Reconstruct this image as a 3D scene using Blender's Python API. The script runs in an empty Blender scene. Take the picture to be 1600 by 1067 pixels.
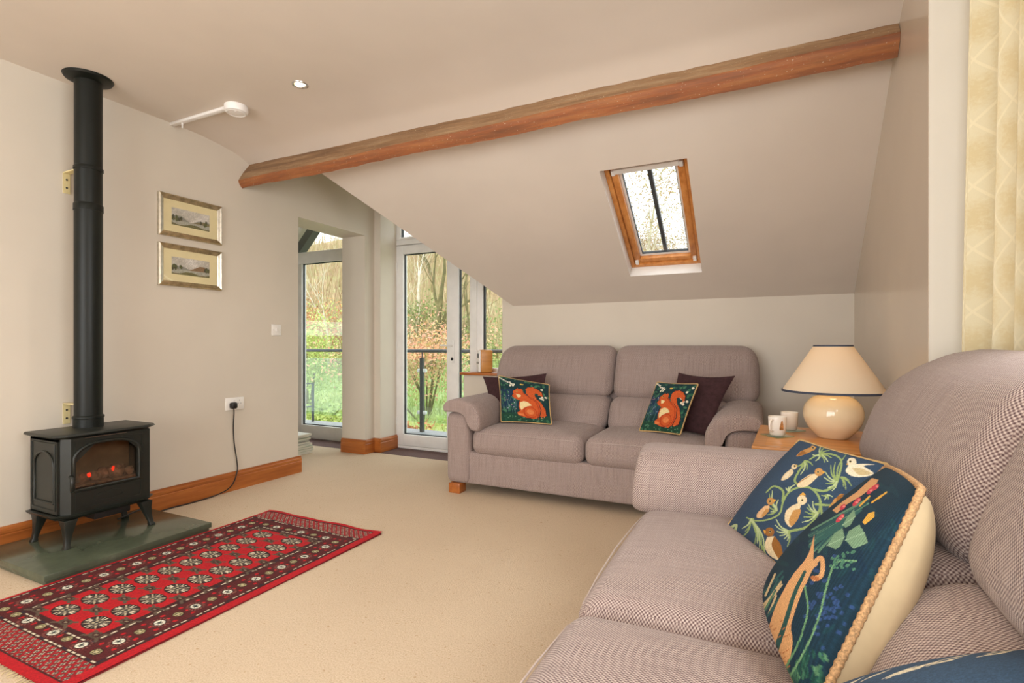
import bpy, bmesh, math, random
import numpy as np
from mathutils import Vector, Matrix
random.seed(7)
RNG = np.random.default_rng(7)
SC = bpy.context.scene
COL = SC.collection
PI = math.pi

# ------------------------------------------------------------------ camera, sky, lights, exposure
F_PX, YAW, CAM_H = 808.0, math.atan2(389.0, 808.0), 1.05
cam_d = bpy.data.cameras.new('camera'); cam = bpy.data.objects.new('camera', cam_d); COL.objects.link(cam)
cam.location = (0, 0, CAM_H); cam.rotation_euler = (PI / 2, 0, YAW)
cam_d.sensor_width = 36; cam_d.lens = 36 * F_PX / 1600; cam_d.shift_y = 6.5 / 1600; cam_d.clip_start = 0.02
SC.camera = cam
w = bpy.data.worlds.new('overcast_sky'); SC.world = w; w.use_nodes = True
w.node_tree.nodes['Background'].inputs[0].default_value = (0.93, 0.97, 1.0, 1)
w.node_tree.nodes['Background'].inputs[1].default_value = 3.3
SC.view_settings.view_transform = 'Standard'; SC.view_settings.look = 'None'
SC.view_settings.exposure = 0.0; SC.view_settings.gamma = 1.0; SC.view_settings.use_curve_mapping = False

def area(name, loc, target, sx, sy, power, color=(1, 1, 1)):
    l = bpy.data.lights.new(name, 'AREA'); l.shape = 'RECTANGLE'; l.size = sx; l.size_y = sy; l.energy = power; l.color = color
    o = bpy.data.objects.new(name, l); COL.objects.link(o); o.location = loc
    o.rotation_euler = (Vector(target) - Vector(loc)).to_track_quat('-Z', 'Z').to_euler()
    return o
area('rear_fill_light', (-1.3, -2.86, 1.35), (-1.3, 0, 1.30), 3.2, 2.0, 106, (0.99, 0.985, 0.985))  # soft frontal fill added behind the camera, no known source there
area('daylight_bay_window', (0.80, 0.55, 1.45), (-1.0, 0.75, 1.2), 1.3, 1.5, 46, (0.99, 0.985, 0.985))

# ------------------------------------------------------------------ helpers
def lin(c):
    return tuple((x / 255 / 12.92) if x / 255 <= 0.04045 else ((x / 255 + 0.055) / 1.055) ** 2.4 for x in c)
def L4(c): return lin(c) + (1.0,)

def tag(o, label=None, cat=None, group=None, kind=None):
    if label: o['label'] = label
    if cat: o['category'] = cat
    if group: o['group'] = group
    if kind: o['kind'] = kind
    return o
def link(name, me, mat=None, parent=None, smooth=False):
    o = bpy.data.objects.new(name, me); COL.objects.link(o)
    if mat is not None and not me.materials: me.materials.append(mat)
    if parent is not None: o.parent = parent
    if smooth:
        me.polygons.foreach_set('use_smooth', [True] * len(me.polygons))
    return o
def empty(name, loc=(0, 0, 0), rz=0.0):
    o = bpy.data.objects.new(name, None); COL.objects.link(o); o.location = loc; o.rotation_euler = (0, 0, rz)
    o.empty_display_size = 0.1
    return o
def mesh(name, verts, faces):
    me = bpy.data.meshes.new(name); me.from_pydata([tuple(v) for v in verts], [], faces); me.update(); return me
class MB:
    """collects simple shapes that make ONE part"""
    def __init__(s): s.v = []; s.f = []
    def add(s, vs, fs):
        n = len(s.v); s.v += [tuple(v) for v in vs]; s.f += [tuple(i + n for i in f) for f in fs]; return s
    def box(s, x0, x1, y0, y1, z0, z1):
        vs = [(x, y, z) for z in (z0, z1) for y in (y0, y1) for x in (x0, x1)]
        return s.add(vs, [(0, 2, 3, 1), (4, 5, 7, 6), (0, 1, 5, 4), (2, 6, 7, 3), (0, 4, 6, 2), (1, 3, 7, 5)])
    def cyl(s, p0, p1, r0, r1=None, n=16, cap=True):
        r1 = r0 if r1 is None else r1
        p0 = Vector(p0); p1 = Vector(p1); d = (p1 - p0).normalized()
        a = d.orthogonal().normalized(); b = d.cross(a)
        vs = []
        for p, r in ((p0, r0), (p1, r1)):
            vs += [p + a * (r * math.cos(2 * PI * i / n)) + b * (r * math.sin(2 * PI * i / n)) for i in range(n)]
        fs = [(i, (i + 1) % n, n + (i + 1) % n, n + i) for i in range(n)]
        if cap: fs += [tuple(range(n))[::-1], tuple(range(n, 2 * n))]
        return s.add(vs, fs)
    def lathe(s, prof, c=(0, 0, 0), n=32, axis='z'):
        vs = []; m = len(prof)
        for i in range(n):
            a = 2 * PI * i / n
            for r, z in prof:
                p = (r * math.cos(a), r * math.sin(a), z)
                if axis == 'x': p = (z, r * math.cos(a), r * math.sin(a))
                if axis == 'y': p = (r * math.sin(a), z, r * math.cos(a))
                vs.append((p[0] + c[0], p[1] + c[1], p[2] + c[2]))
        fs = [(i * m + j, ((i + 1) % n) * m + j, ((i + 1) % n) * m + j + 1, i * m + j + 1) for i in range(n) for j in range(m - 1)]
        return s.add(vs, fs)
    def tube(s, pts, r, n=8, closed=False, cap=True):
        pts = [Vector(p) for p in pts]; m = len(pts)
        rs = r if hasattr(r, '__len__') else [r] * m
        vs = []; a = None
        for i, p in enumerate(pts):
            if closed: d = pts[(i + 1) % m] - pts[i - 1]
            else: d = pts[min(i + 1, m - 1)] - pts[max(i - 1, 0)]
            if d.length < 1e-9: d = Vector((0, 0, 1))
            d.normalize()
            if a is None: a = d.orthogonal().normalized()
            a = a - d * a.dot(d)
            a = a.normalized() if a.length > 1e-6 else d.orthogonal().normalized()
            b = d.cross(a)
            vs += [p + a * (rs[i] * math.cos(2 * PI * k / n)) + b * (rs[i] * math.sin(2 * PI * k / n)) for k in range(n)]
        fs = []
        for i in range(m if closed else m - 1):
            j = (i + 1) % m
            fs += [(i * n + k, i * n + (k + 1) % n, j * n + (k + 1) % n, j * n + k) for k in range(n)]
        if cap and not closed: fs += [tuple(range(n))[::-1], tuple(range((m - 1) * n, m * n))]
        return s.add(vs, fs)
    def prism(s, poly, axis, a0, a1):
        """closed polygon in the plane of the two other axes, extruded along axis"""
        n = len(poly); vs = []
        for a in (a0, a1):
            for p, q in poly:
                vs.append({'x': (a, p, q), 'y': (p, a, q), 'z': (p, q, a)}[axis])
        fs = [tuple(range(n)), tuple(range(n, 2 * n))[::-1]] + [(i, n + i, n + (i + 1) % n, (i + 1) % n) for i in range(n)]
        return s.add(vs, fs)
    def xf(s, M):
        s.v = [tuple(M @ Vector(v)) for v in s.v]; return s
    def build(s, name, mat, parent=None, smooth=False, bevel=0, seg=2, auto=None):
        me = mesh(name, s.v, s.f)
        bm = bmesh.new(); bm.from_mesh(me)
        bmesh.ops.recalc_face_normals(bm, faces=bm.faces)
        if bevel:
            es = [e for e in bm.edges if len(e.link_faces) == 2 and e.calc_face_angle(0) > 0.5]
            bmesh.ops.bevel(bm, geom=es, offset=bevel, segments=seg, profile=0.5, affect='EDGES', clamp_overlap=True)
        bm.to_mesh(me); bm.free()
        o = link(name, me, mat, parent)
        if smooth or bevel or auto:
            me.polygons.foreach_set('use_smooth', [True] * len(me.polygons))
            me.set_sharp_from_angle(angle=auto if auto else (0.7 if not smooth else 1.2))
        return o
def struct(o): o['kind'] = 'structure'; return o
def copy_tree(o, parent=None):
    c = o.copy(); COL.objects.link(c)
    if parent is not None: c.parent = parent
    for ch in list(o.children): copy_tree(ch, c)
    return c

def rbox(cx, cy, cz, w, d, h, r, bulge=(0, 0, 0), tilt=0.0, seg=4, mid=7, warp=None):
    """soft rounded box as (verts, faces); bulge = doming of the x / y / z faces; tilt = dy per dz"""
    def axis(L):
        h2 = L / 2; rr = min(r, h2 * 0.98)
        a = [-h2 + rr * (1 - math.cos(i / seg * PI / 2)) * 1.0 for i in range(seg)]
        b = list(np.linspace(-h2 + rr, h2 - rr, mid))
        return a + b + [-q for q in a[::-1]]
    ax = [axis(w), axis(d), axis(h)]; half = (w / 2, d / 2, h / 2)
    idx = {}; V = []; Fc = []
    def vid(i, j, k):
        if (i, j, k) in idx: return idx[(i, j, k)]
        p = [ax[0][i], ax[1][j], ax[2][k]]
        rr = min(r, min(half) * 0.98)
        inner = [max(-half[q] + rr, min(half[q] - rr, p[q])) for q in range(3)]
        off = Vector([p[q] - inner[q] for q in range(3)])
        if off.length > 1e-9:
            off = off.normalized() * rr
        p = [inner[q] + off[q] for q in range(3)]
        u = [p[q] / half[q] for q in range(3)]
        g = lambda t: max(0.0, 1 - t * t)
        q0 = p[0] + math.copysign(1, u[0]) * bulge[0] * g(u[1]) * g(u[2]) * abs(u[0])
        q1 = p[1] + math.copysign(1, u[1]) * bulge[1] * g(u[0]) ** 0.6 * g(u[2]) * abs(u[1])
        q2 = p[2] + math.copysign(1, u[2]) * bulge[2] * g(u[0]) ** 0.6 * g(u[1]) ** 0.6 * abs(u[2])
        q = [q0, q1 + tilt * q2, q2]
        if warp: q = warp(q, u)
        idx[(i, j, k)] = len(V); V.append((q[0] + cx, q[1] + cy, q[2] + cz)); return idx[(i, j, k)]
    N = [len(a) for a in ax]
    for (a, b, c) in ((0, 1, 2), (1, 2, 0), (2, 0, 1)):
        for side in (0, N[c] - 1):
            for i in range(N[a] - 1):
                for j in range(N[b] - 1):
                    f = []
                    for (di, dj) in ((0, 0), (1, 0), (1, 1), (0, 1)):
                        t = [0, 0, 0]; t[a] = i + di; t[b] = j + dj; t[c] = side; f.append(vid(*t))
                    Fc.append(tuple(f) if side else tuple(f[::-1]))
    return V, Fc
def box_uv(o):
    me = o.data; uv = me.uv_layers.new(name='UVMap'); nl = len(me.loops)
    li = np.empty(nl, np.int32); me.loops.foreach_get('vertex_index', li)
    co = np.empty(len(me.vertices) * 3, np.float32); me.vertices.foreach_get('co', co); co = co.reshape(-1, 3)
    nr = np.empty(len(me.polygons) * 3, np.float32); me.polygons.foreach_get('normal', nr); nr = np.abs(nr.reshape(-1, 3))
    tot = np.empty(len(me.polygons), np.int32); me.polygons.foreach_get('loop_total', tot)
    ax = np.repeat(np.argmax(nr, 1), tot); p = co[li]
    u = np.where(ax == 0, p[:, 1], p[:, 0]); v = np.where(ax == 2, p[:, 1], p[:, 2])
    uv.data.foreach_set('uv', np.stack([u, v], -1).reshape(-1)); return o
def soft(name, mat, parent, *a, **k):
    V, Fc = rbox(*a, **k)
    return box_uv(MB().add(V, Fc).build(name, mat, parent, smooth=True, auto=3.0))

# ------------------------------------------------------------------ materials
MATS = {}
class NT:
    def __init__(s, name):
        s.m = bpy.data.materials.new(name); s.m.use_nodes = True; s.t = s.m.node_tree
        s.p = s.t.nodes['Principled BSDF']
    def n(s, typ, **kw):
        nd = s.t.nodes.new(typ)
        for k, v in kw.items():
            if k.startswith('_'): setattr(nd, k[1:], v)
            else: nd.inputs[k.replace('__', ' ')].default_value = v
        return nd
    def l(s, a, b): s.t.links.new(a, b)
    def coord(s, kind='Object', scale=(1, 1, 1), rot=(0, 0, 0)):
        tc = s.n('ShaderNodeTexCoord'); mp = s.n('ShaderNodeMapping'); mp.inputs['Scale'].default_value = scale; mp.inputs['Rotation'].default_value = rot
        s.l(tc.outputs[kind], mp.inputs['Vector']); return mp.outputs['Vector']
    def noise(s, vec, scale, detail=4, rough=0.6):
        nd = s.n('ShaderNodeTexNoise', Scale=scale, Detail=detail, Roughness=rough); s.l(vec, nd.inputs['Vector']); return nd.outputs['Fac']
    def ramp(s, fac, stops):
        nd = s.n('ShaderNodeValToRGB'); cr = nd.color_ramp
        while len(cr.elements) < len(stops): cr.elements.new(0.5)
        for e, (p, c) in zip(cr.elements, stops): e.position = p; e.color = c if len(c) == 4 else L4(c)
        s.l(fac, nd.inputs['Fac']); return nd.outputs['Color']
    def mix(s, fac, a, b, mode='MIX'):
        nd = s.n('ShaderNodeMix', _data_type='RGBA', _blend_type=mode)
        for sock, v in ((nd.inputs[0], fac), (nd.inputs[6], a), (nd.inputs[7], b)):
            if hasattr(v, 'links') or hasattr(v, 'is_linked'): s.l(v, sock)
            else: sock.default_value = v if not isinstance(v, tuple) else (v if len(v) == 4 else L4(v))
        return nd.outputs[2]
    def math(s, op, a, b=0.0):
        nd = s.n('ShaderNodeMath', _operation=op)
        for sock, v in ((nd.inputs[0], a), (nd.inputs[1], b)):
            if hasattr(v, 'is_linked'): s.l(v, sock)
            else: sock.default_value = v
        return nd.outputs[0]
    def bump(s, h, strength=0.3, dist=0.002):
        nd = s.n('ShaderNodeBump', Strength=strength, Distance=dist); s.l(h, nd.inputs['Height']); s.l(nd.outputs['Normal'], s.p.inputs['Normal'])
    def set(s, **kw):
        for k, v in kw.items():
            sock = s.p.inputs[k.replace('__', ' ')]
            if hasattr(v, 'is_linked'): s.l(v, sock)
            else: sock.default_value = v
        return s.m
def plain(name, c, rough=0.5, metal=0.0, var=0.06, scale=8.0, spec=0.5, bump=0.0, bscale=60.0, emit=None):
    t = NT(name); v = t.coord(); n = t.noise(v, scale)
    lo = tuple(max(0, x * (1 - var)) for x in c); hi = tuple(min(255, x * (1 + var)) for x in c)
    t.set(Base__Color=t.ramp(n, [(0.3, lo), (0.7, hi)]), Roughness=rough, Metallic=metal, Specular__IOR__Level=spec)
    if bump: t.bump(t.noise(v, bscale), bump, 0.002)
    if emit: t.set(Emission__Color=L4(emit[0]), Emission__Strength=emit[1])
    MATS[name] = t.m; return t.m
def wood(name, dark, mid, light, rough=0.35, axis=0, scale=6.0, wear=False):
    t = NT(name); sc = [26, 26, 26]; sc[axis] = 2.0
    v = t.coord(scale=tuple(sc)); n = t.noise(v, scale / 6.0, 6, 0.65)
    c = t.ramp(n, [(0.28, dark), (0.5, mid), (0.72, light)])
    if wear:
        n2 = t.noise(t.coord(scale=(3, 30, 30)), 2.2, 6, 0.75)
        c = t.mix(t.math('MULTIPLY', n2, 0.9), c, (96, 74, 52))
        n3 = t.noise(t.coord(scale=(30, 60, 60)), 3, 3, 0.5)
        c = t.mix(t.ramp(n3, [(0.68, (0, 0, 0, 1)), (0.72, (0.8, 0.8, 0.8, 1))]), c, (196, 178, 150))
    t.set(Base__Color=c, Roughness=rough); t.bump(n, 0.25 if not wear else 0.6, 0.002 if not wear else 0.006)
    MATS[name] = t.m; return t.m
def paint(name, c, rough=0.55, spec=0.35):
    t = NT(name); v = t.coord(); n = t.noise(v, 1.3, 3); n2 = t.noise(v, 140, 3)
    lo = tuple(x * 0.975 for x in c)
    t.set(Base__Color=t.ramp(n, [(0.35, lo), (0.65, c)]), Roughness=rough, Specular__IOR__Level=spec); t.bump(n2, 0.06, 0.001)
    MATS[name] = t.m; return t.m
def glassmat(name, tint=(1, 1, 1, 1), gloss=1.0):
    m = bpy.data.materials.new(name); m.use_nodes = True; t = m.node_tree; t.nodes.clear()
    out = t.nodes.new('ShaderNodeOutputMaterial'); mx = t.nodes.new('ShaderNodeMixShader'); lw = t.nodes.new('ShaderNodeLayerWeight'); lw.inputs['Blend'].default_value = 0.5
    pw = t.nodes.new('ShaderNodeMath'); pw.operation = 'POWER'; pw.inputs[1].default_value = 5.0; fr = t.nodes.new('ShaderNodeMath'); fr.operation = 'MULTIPLY_ADD'; fr.inputs[1].default_value = 0.9; fr.inputs[2].default_value = 0.04
    t.links.new(lw.outputs['Facing'], pw.inputs[0]); t.links.new(pw.outputs[0], fr.inputs[0])
    tr = t.nodes.new('ShaderNodeBsdfTransparent'); tr.inputs[0].default_value = tint
    gl = t.nodes.new('ShaderNodeBsdfGlossy'); gl.inputs['Roughness'].default_value = 0.02; gl.inputs[0].default_value = (gloss, gloss, gloss, 1)
    t.links.new(fr.outputs[0], mx.inputs[0]); t.links.new(tr.outputs[0], mx.inputs[1]); t.links.new(gl.outputs[0], mx.inputs[2]); t.links.new(mx.outputs[0], out.inputs[0])
    MATS[name] = m; return m
def vcol(name, rough=0.8, bump=0.0, bscale=400, sheen=0.0, spec=0.3):
    t = NT(name); a = t.n('ShaderNodeVertexColor', _layer_name='Col')
    n = t.noise(t.coord(), bscale, 2)
    c = t.mix(t.ramp(n, [(0.3, (0.72, 0.72, 0.72, 1)), (0.7, (1, 1, 1, 1))]), (0, 0, 0, 1), a.outputs['Color'])
    t.set(Base__Color=c, Roughness=rough, Specular__IOR__Level=spec)
    if bump: t.bump(n, bump, 0.002)
    MATS[name] = t.m; return t.m
def leafmat(name, stops, scale=14.0):
    t = NT(name); n = t.noise(t.coord(), scale, 2)
    t.set(Base__Color=t.ramp(n, stops), Roughness=0.7, Specular__IOR__Level=0.2); MATS[name] = t.m; return t.m

paint('wall_paint', (214, 204, 189))
paint('ceiling_paint', (219, 207, 194), 0.6)
paint('gloss_paint', (210, 196, 179), 0.22, 0.5)
paint('reveal_paint', (232, 226, 214), 0.5)
wood('pine', (138, 74, 30), (168, 96, 42), (186, 114, 54), 0.3, 1)
wood('pine_x', (138, 74, 30), (168, 96, 42), (186, 114, 54), 0.3, 0)
wood('beam_oak', (122, 60, 24), (168, 90, 40), (196, 122, 62), 0.65, 0, wear=True)
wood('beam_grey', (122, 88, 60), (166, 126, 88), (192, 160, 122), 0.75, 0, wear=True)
wood('velux_pine', (176, 106, 48), (206, 136, 70), (220, 154, 88), 0.35, 1)
wood('table_oak', (190, 122, 58), (212, 146, 76), (226, 164, 96), 0.28, 0)
wood('radio_wood', (170, 110, 50), (196, 134, 66), (212, 152, 84), 0.35, 0)
plain('upvc', (232, 230, 226), 0.35, var=0.02)
plain('gasket', (42, 44, 46), 0.6)
plain('stove_iron', (29, 32, 27), 0.4, var=0.12, bump=0.12, bscale=220, spec=0.45)
plain('flue_enamel', (19, 22, 18), 0.42, var=0.08, spec=0.28)
plain('brass_paint', (224, 208, 156), 0.4, var=0.05)
plain('switch_white', (236, 232, 226), 0.35, var=0.02)
plain('alarm_white', (238, 234, 230), 0.4, var=0.02)
plain('black_plastic', (24, 24, 25), 0.4)
plain('chrome', (205, 205, 205), 0.2, 1.0)
plain('silver_gilt', (188, 172, 138), 0.3, 0.85, var=0.15, scale=30)
plain('silver_edge', (206, 200, 186), 0.28, 0.85, var=0.1, scale=30)
plain('mount_cream', (232, 218, 170), 0.7, var=0.02)
plain('plum_cloth', (62, 40, 42), 0.85, var=0.15, scale=40, bump=0.3, bscale=500, spec=0.2)
plain('cream_cloth', (222, 200, 160), 0.5, var=0.04, bump=0.5, bscale=14, spec=0.3)
plain('gold_piping', (186, 154, 102), 0.7, var=0.12, scale=200, bump=0.4, bscale=400)
plain('rope_piping', (178, 140, 98), 0.8, var=0.25, scale=260, bump=0.6, bscale=300)
plain('mug_white', (240, 234, 224), 0.15, var=0.015)
plain('mug_print', (168, 118, 70), 0.3, var=0.35, scale=60)
plain('deck_grey', (132, 135, 137), 0.6, var=0.08)
plain('iron_grey', (58, 62, 64), 0.5, var=0.1)
plain('white_clamp', (228, 230, 230), 0.4, var=0.03)
plain('dark_rafter', (48, 52, 50), 0.6)
plain('red_ember', (255, 60, 30), 0.6, emit=((255, 44, 16), 1.6))
plain('coal', (132, 100, 84), 0.8, var=0.4, scale=40)
plain('stove_inner', (150, 122, 96), 0.7, var=0.2)  # tone lightened to stand in for the room reflected in the door glass
plain('bulb', (255, 240, 210), 0.3, emit=((255, 226, 180), 6.0))
plain('navy_trim', (60, 66, 82), 0.7)
plain('paper', (226, 226, 214), 0.6, var=0.05)
plain('paper_green', (150, 164, 140), 0.5, var=0.3, scale=20)
plain('paper_dark', (84, 90, 88), 0.5, var=0.3, scale=20)
glassmat('pane', (0.97, 0.985, 0.98, 1)); glassmat('stove_glass', (0.75, 0.7, 0.64, 1), 1.0); glassmat('coaster_glass', (0.8, 0.92, 0.86, 1))
glassmat('picture_glass', (1, 1, 1, 1), 0.55); glassmat('balustrade_glass', (0.86, 0.94, 0.9, 1))
vcol('rug_pile', 0.9, 0.5, 500); vcol('tapestry', 0.9, 0.4, 700); vcol('print', 0.7)

def fabric():
    t = NT('sofa_weave'); v = t.coord(); uv = t.coord('UV'); p = 0.0072
    wob = t.n('ShaderNodeTexNoise', Scale=40.0, Detail=2.0); t.l(uv, wob.inputs['Vector'])
    mixv = t.n('ShaderNodeMix', _data_type='VECTOR'); mixv.inputs[0].default_value = 0.0015
    t.l(uv, mixv.inputs[4]); t.l(wob.outputs['Color'], mixv.inputs[5])
    sep = t.n('ShaderNodeSeparateXYZ'); t.l(mixv.outputs[1], sep.inputs[0])
    su = t.math('SINE', t.math('MULTIPLY', sep.outputs[0], 2 * PI / p)); sv = t.math('SINE', t.math('MULTIPLY', sep.outputs[1], 2 * PI / (p * 1.15)))
    h = t.math('MULTIPLY_ADD', t.math('MULTIPLY', su, sv), 0.5); h.node.inputs[2].default_value = 0.5
    rnd_ = t.noise(uv, 420, 2, 0.6)
    hh = t.math('ADD', t.math('MULTIPLY', h, 0.7), t.math('MULTIPLY', rnd_, 0.45))
    thr = t.noise(t.coord('UV', (170, 6, 1)), 1.0, 3); thr2 = t.noise(t.coord('UV', (6, 170, 1)), 1.0, 3); big = t.noise(v, 5, 3)
    c = t.ramp(hh, [(0.25, WEAVE_D), (0.5, WEAVE_M), (0.8, WEAVE_L)])
    c = t.mix(t.ramp(thr, [(0.45, (0, 0, 0, 1)), (0.7, (0.28, 0.28, 0.28, 1))]), c, WEAVE_D); c = t.mix(t.ramp(thr2, [(0.5, (0, 0, 0, 1)), (0.75, (0.18, 0.18, 0.18, 1))]), c, WEAVE_L)
    t.set(Base__Color=c, Roughness=0.9, Specular__IOR__Level=0.2, Sheen__Weight=0.15, Sheen__Roughness=0.5)
    t.bump(hh, 0.55, 0.003); MATS['weave'] = t.m
WEAVE_D, WEAVE_M, WEAVE_L = (84, 64, 66), (140, 118, 114), (200, 184, 174)
fabric()
def carpet():
    t = NT('wool_carpet'); v = t.coord(); n = t.noise(v, 170, 4, 0.7); b = t.noise(v, 1.2, 3); s = t.noise(v, 60, 2, 0.5)
    c = t.ramp(n, [(0.3, (182, 159, 132)), (0.5, (209, 189, 163)), (0.7, (224, 206, 182))])
    c = t.mix(t.ramp(s, [(0.66, (0, 0, 0, 1)), (0.72, (0.8, 0.8, 0.8, 1))]), c, (172, 138, 100))
    c = t.mix(0.25, c, t.ramp(b, [(0.35, (194, 172, 146)), (0.65, (213, 194, 168))]))
    t.set(Base__Color=c, Roughness=0.95, Specular__IOR__Level=0.1); t.bump(n, 0.6, 0.004); MATS['carpet'] = t.m
carpet()
def slate():
    t = NT('green_slate'); v = t.coord(); n = t.noise(v, 3.5, 6, 0.65); n2 = t.noise(v, 60, 4)
    c = t.ramp(n, [(0.3, (64, 70, 57)), (0.55, (82, 89, 72)), (0.75, (104, 107, 90))])
    t.set(Base__Color=c, Roughness=t.math('ADD', t.math('MULTIPLY', n2, 0.2), 0.08), Specular__IOR__Level=0.6); MATS['slate'] = t.m
slate()
def mat_strip():
    t = NT('coir_mat'); v = t.coord(); n = t.noise(v, 240, 3)
    t.set(Base__Color=t.ramp(n, [(0.3, (72, 50, 48)), (0.7, (124, 98, 92))]), Roughness=0.95); t.bump(n, 0.6, 0.004); MATS['coir'] = t.m
mat_strip()
def damask():
    t = NT('damask_curtain'); uv = t.coord('UV', (1, 1, 1)); sep = t.n('ShaderNodeSeparateXYZ'); t.l(uv, sep.inputs[0])
    def tri(e):  # distance to nearest integer line
        fr = t.math('FRACT', e); return t.math('ABSOLUTE', t.math('SUBTRACT', fr, 0.5))
    a = t.math('ADD', t.math('MULTIPLY', sep.outputs[0], 7.0), t.math('MULTIPLY', sep.outputs[1], 5.2))
    b = t.math('SUBTRACT', t.math('MULTIPLY', sep.outputs[0], 7.0), t.math('MULTIPLY', sep.outputs[1], 5.2))
    m = t.math('MINIMUM', tri(a), tri(b))
    mm = t.math('ADD', tri(a), tri(b))
    nz = t.noise(t.coord('UV', (1, 1, 1)), 90, 4, 0.7); fine = t.noise(t.coord('UV', (1, 0.25, 1)), 700, 2)
    gold = t.math('MULTIPLY', t.math('MULTIPLY', mm, nz), 1.9)
    c = t.ramp(gold, [(0.35, (230, 221, 190)), (0.8, (220, 204, 162))])
    c = t.mix(t.ramp(m, [(0.02, (0.6, 0.6, 0.6, 1)), (0.035, (0, 0, 0, 1))]), c, (246, 236, 204))
    c = t.mix(t.math('MULTIPLY', fine, 0.3), c, (204, 188, 144))
    t.set(Base__Color=c, Roughness=0.75, Sheen__Weight=0.2, Subsurface__Weight=0.0); MATS['damask'] = t.m
damask()
def shade_mat():
    m = bpy.data.materials.new('lamp_shade_cloth'); m.use_nodes = True; t = m.node_tree; p = t.nodes['Principled BSDF']
    p.inputs['Base Color'].default_value = L4((248, 236, 212)); p.inputs['Roughness'].default_value = 0.85
    tl = t.nodes.new('ShaderNodeBsdfTranslucent'); tl.inputs[0].default_value = L4((248, 226, 190)); mx = t.nodes.new('ShaderNodeMixShader'); mx.inputs[0].default_value = 0.3
    nz = t.nodes.new('ShaderNodeTexNoise'); nz.inputs['Scale'].default_value = 300; bp = t.nodes.new('ShaderNodeBump'); bp.inputs['Strength'].default_value = 0.15; bp.inputs['Distance'].default_value = 0.001
    t.links.new(nz.outputs['Fac'], bp.inputs['Height']); t.links.new(bp.outputs[0], p.inputs['Normal'])
    t.links.new(p.outputs[0], mx.inputs[1]); t.links.new(tl.outputs[0], mx.inputs[2]); t.links.new(mx.outputs[0], t.nodes['Material Output'].inputs[0]); MATS['shade'] = m
shade_mat()
plain('glaze', (244, 222, 184), 0.08, var=0.025, scale=5, spec=0.6)
def hillmat():
    t = NT('hillside_ground'); v = t.coord(); n = t.noise(v, 0.9, 6, 0.7); n2 = t.noise(t.coord(scale=(1, 1, 1)), 5, 5, 0.7)
    geo = t.n('ShaderNodeTexCoord'); sp = t.n('ShaderNodeSeparateXYZ'); t.l(geo.outputs['Object'], sp.inputs[0])
    wood_c = t.ramp(n, [(0.3, (146, 130, 98)), (0.45, (186, 160, 126)), (0.58, (164, 162, 112)), (0.72, (202, 182, 150))])
    grass = t.ramp(n2, [(0.3, (154, 168, 110)), (0.5, (184, 194, 136)), (0.7, (210, 210, 162))])
    f = t.ramp(t.math('ADD', t.math('MULTIPLY', sp.outputs[2], 0.55), t.math('MULTIPLY', n, 0.5)), [(0.55, (0, 0, 0, 1)), (0.95, (1, 1, 1, 1))])
    t.set(Base__Color=t.mix(f, grass, wood_c), Roughness=0.9, Specular__IOR__Level=0.1); MATS['hill'] = t.m
hillmat()
leafmat('leaf_green', [(0.3, (142, 160, 88)), (0.55, (178, 192, 108)), (0.75, (208, 212, 138))])
leafmat('leaf_dark', [(0.3, (92, 108, 62)), (0.6, (132, 148, 84)), (0.8, (170, 176, 108))])
leafmat('leaf_pink', [(0.3, (172, 172, 100)), (0.46, (212, 170, 126)), (0.62, (222, 156, 138))], 5)
leafmat('leaf_rust', [(0.25, (150, 104, 66)), (0.5, (190, 134, 92)), (0.75, (214, 172, 120))])
leafmat('grass_blade', [(0.25, (156, 174, 104)), (0.5, (192, 202, 132)), (0.75, (224, 220, 156))], 2.5)
leafmat('twig_mix', [(0.25, (128, 108, 82)), (0.45, (176, 150, 118)), (0.6, (162, 156, 108)), (0.8, (206, 190, 162))], 1.6)
leafmat('bark_olive', [(0.3, (84, 80, 52)), (0.6, (116, 108, 70)), (0.8, (150, 140, 100))], 6)
leafmat('bark_pale', [(0.3, (170, 160, 138)), (0.6, (206, 196, 174)), (0.8, (226, 218, 200))], 6)
M = MATS

# ------------------------------------------------------------------ the room
XL, YK, YD = -3.46, 4.20, 4.32            # left wall, knee wall, glazed gable
ZC, ZK, S = 2.50, 1.407, 0.645            # flat ceiling, top of the knee wall, roof slope
def xr(y): return 0.575 - 0.0344 * (4.2 - y)         # right wall is slightly out of square
def zs(y): return ZK + S * (YK - y)                  # sloping ceiling
XV, ZV = -1.996, 1.407
def zg(x): return ZV + 1.005 * (XV - x)              # cross-gable ceiling, right pitch
RX = -3.70; RZ = zg(RX)                              # its ridge

fl = MB().box(-6.2, 1.3, -3.1, 3.99, -0.06, 0.0).build('floor', M['carpet']); struct(fl)
ms = MB().box(-6.2, -2.0, 3.99, 4.30, -0.06, -0.002).box(-2.0, 1.3, 3.99, 4.4, -0.06, -0.001).build('floor', M['coir']); struct(ms)

# ceiling: flat, then coved down to the beam
prof = [(-3.1, ZC), (2.0, ZC), (2.2, 2.497), (2.28, 2.492), (2.343, 2.485), (2.42, 2.475), (2.488, 2.463), (2.53, 2.454), (2.565, 2.442), (2.61, 2.424), (2.66, zs(2.66))]
vs = []; fs = []
for i, (y, z) in enumerate(prof): vs += [(-3.5, y, z), (1.3, y, z)]
for i in range(len(prof) - 1): fs.append((2 * i, 2 * i + 1, 2 * i + 3, 2 * i + 2))
ce = link('ceiling', mesh('ceiling', vs, fs), M['ceiling_paint'], smooth=True); struct(ce)
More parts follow.
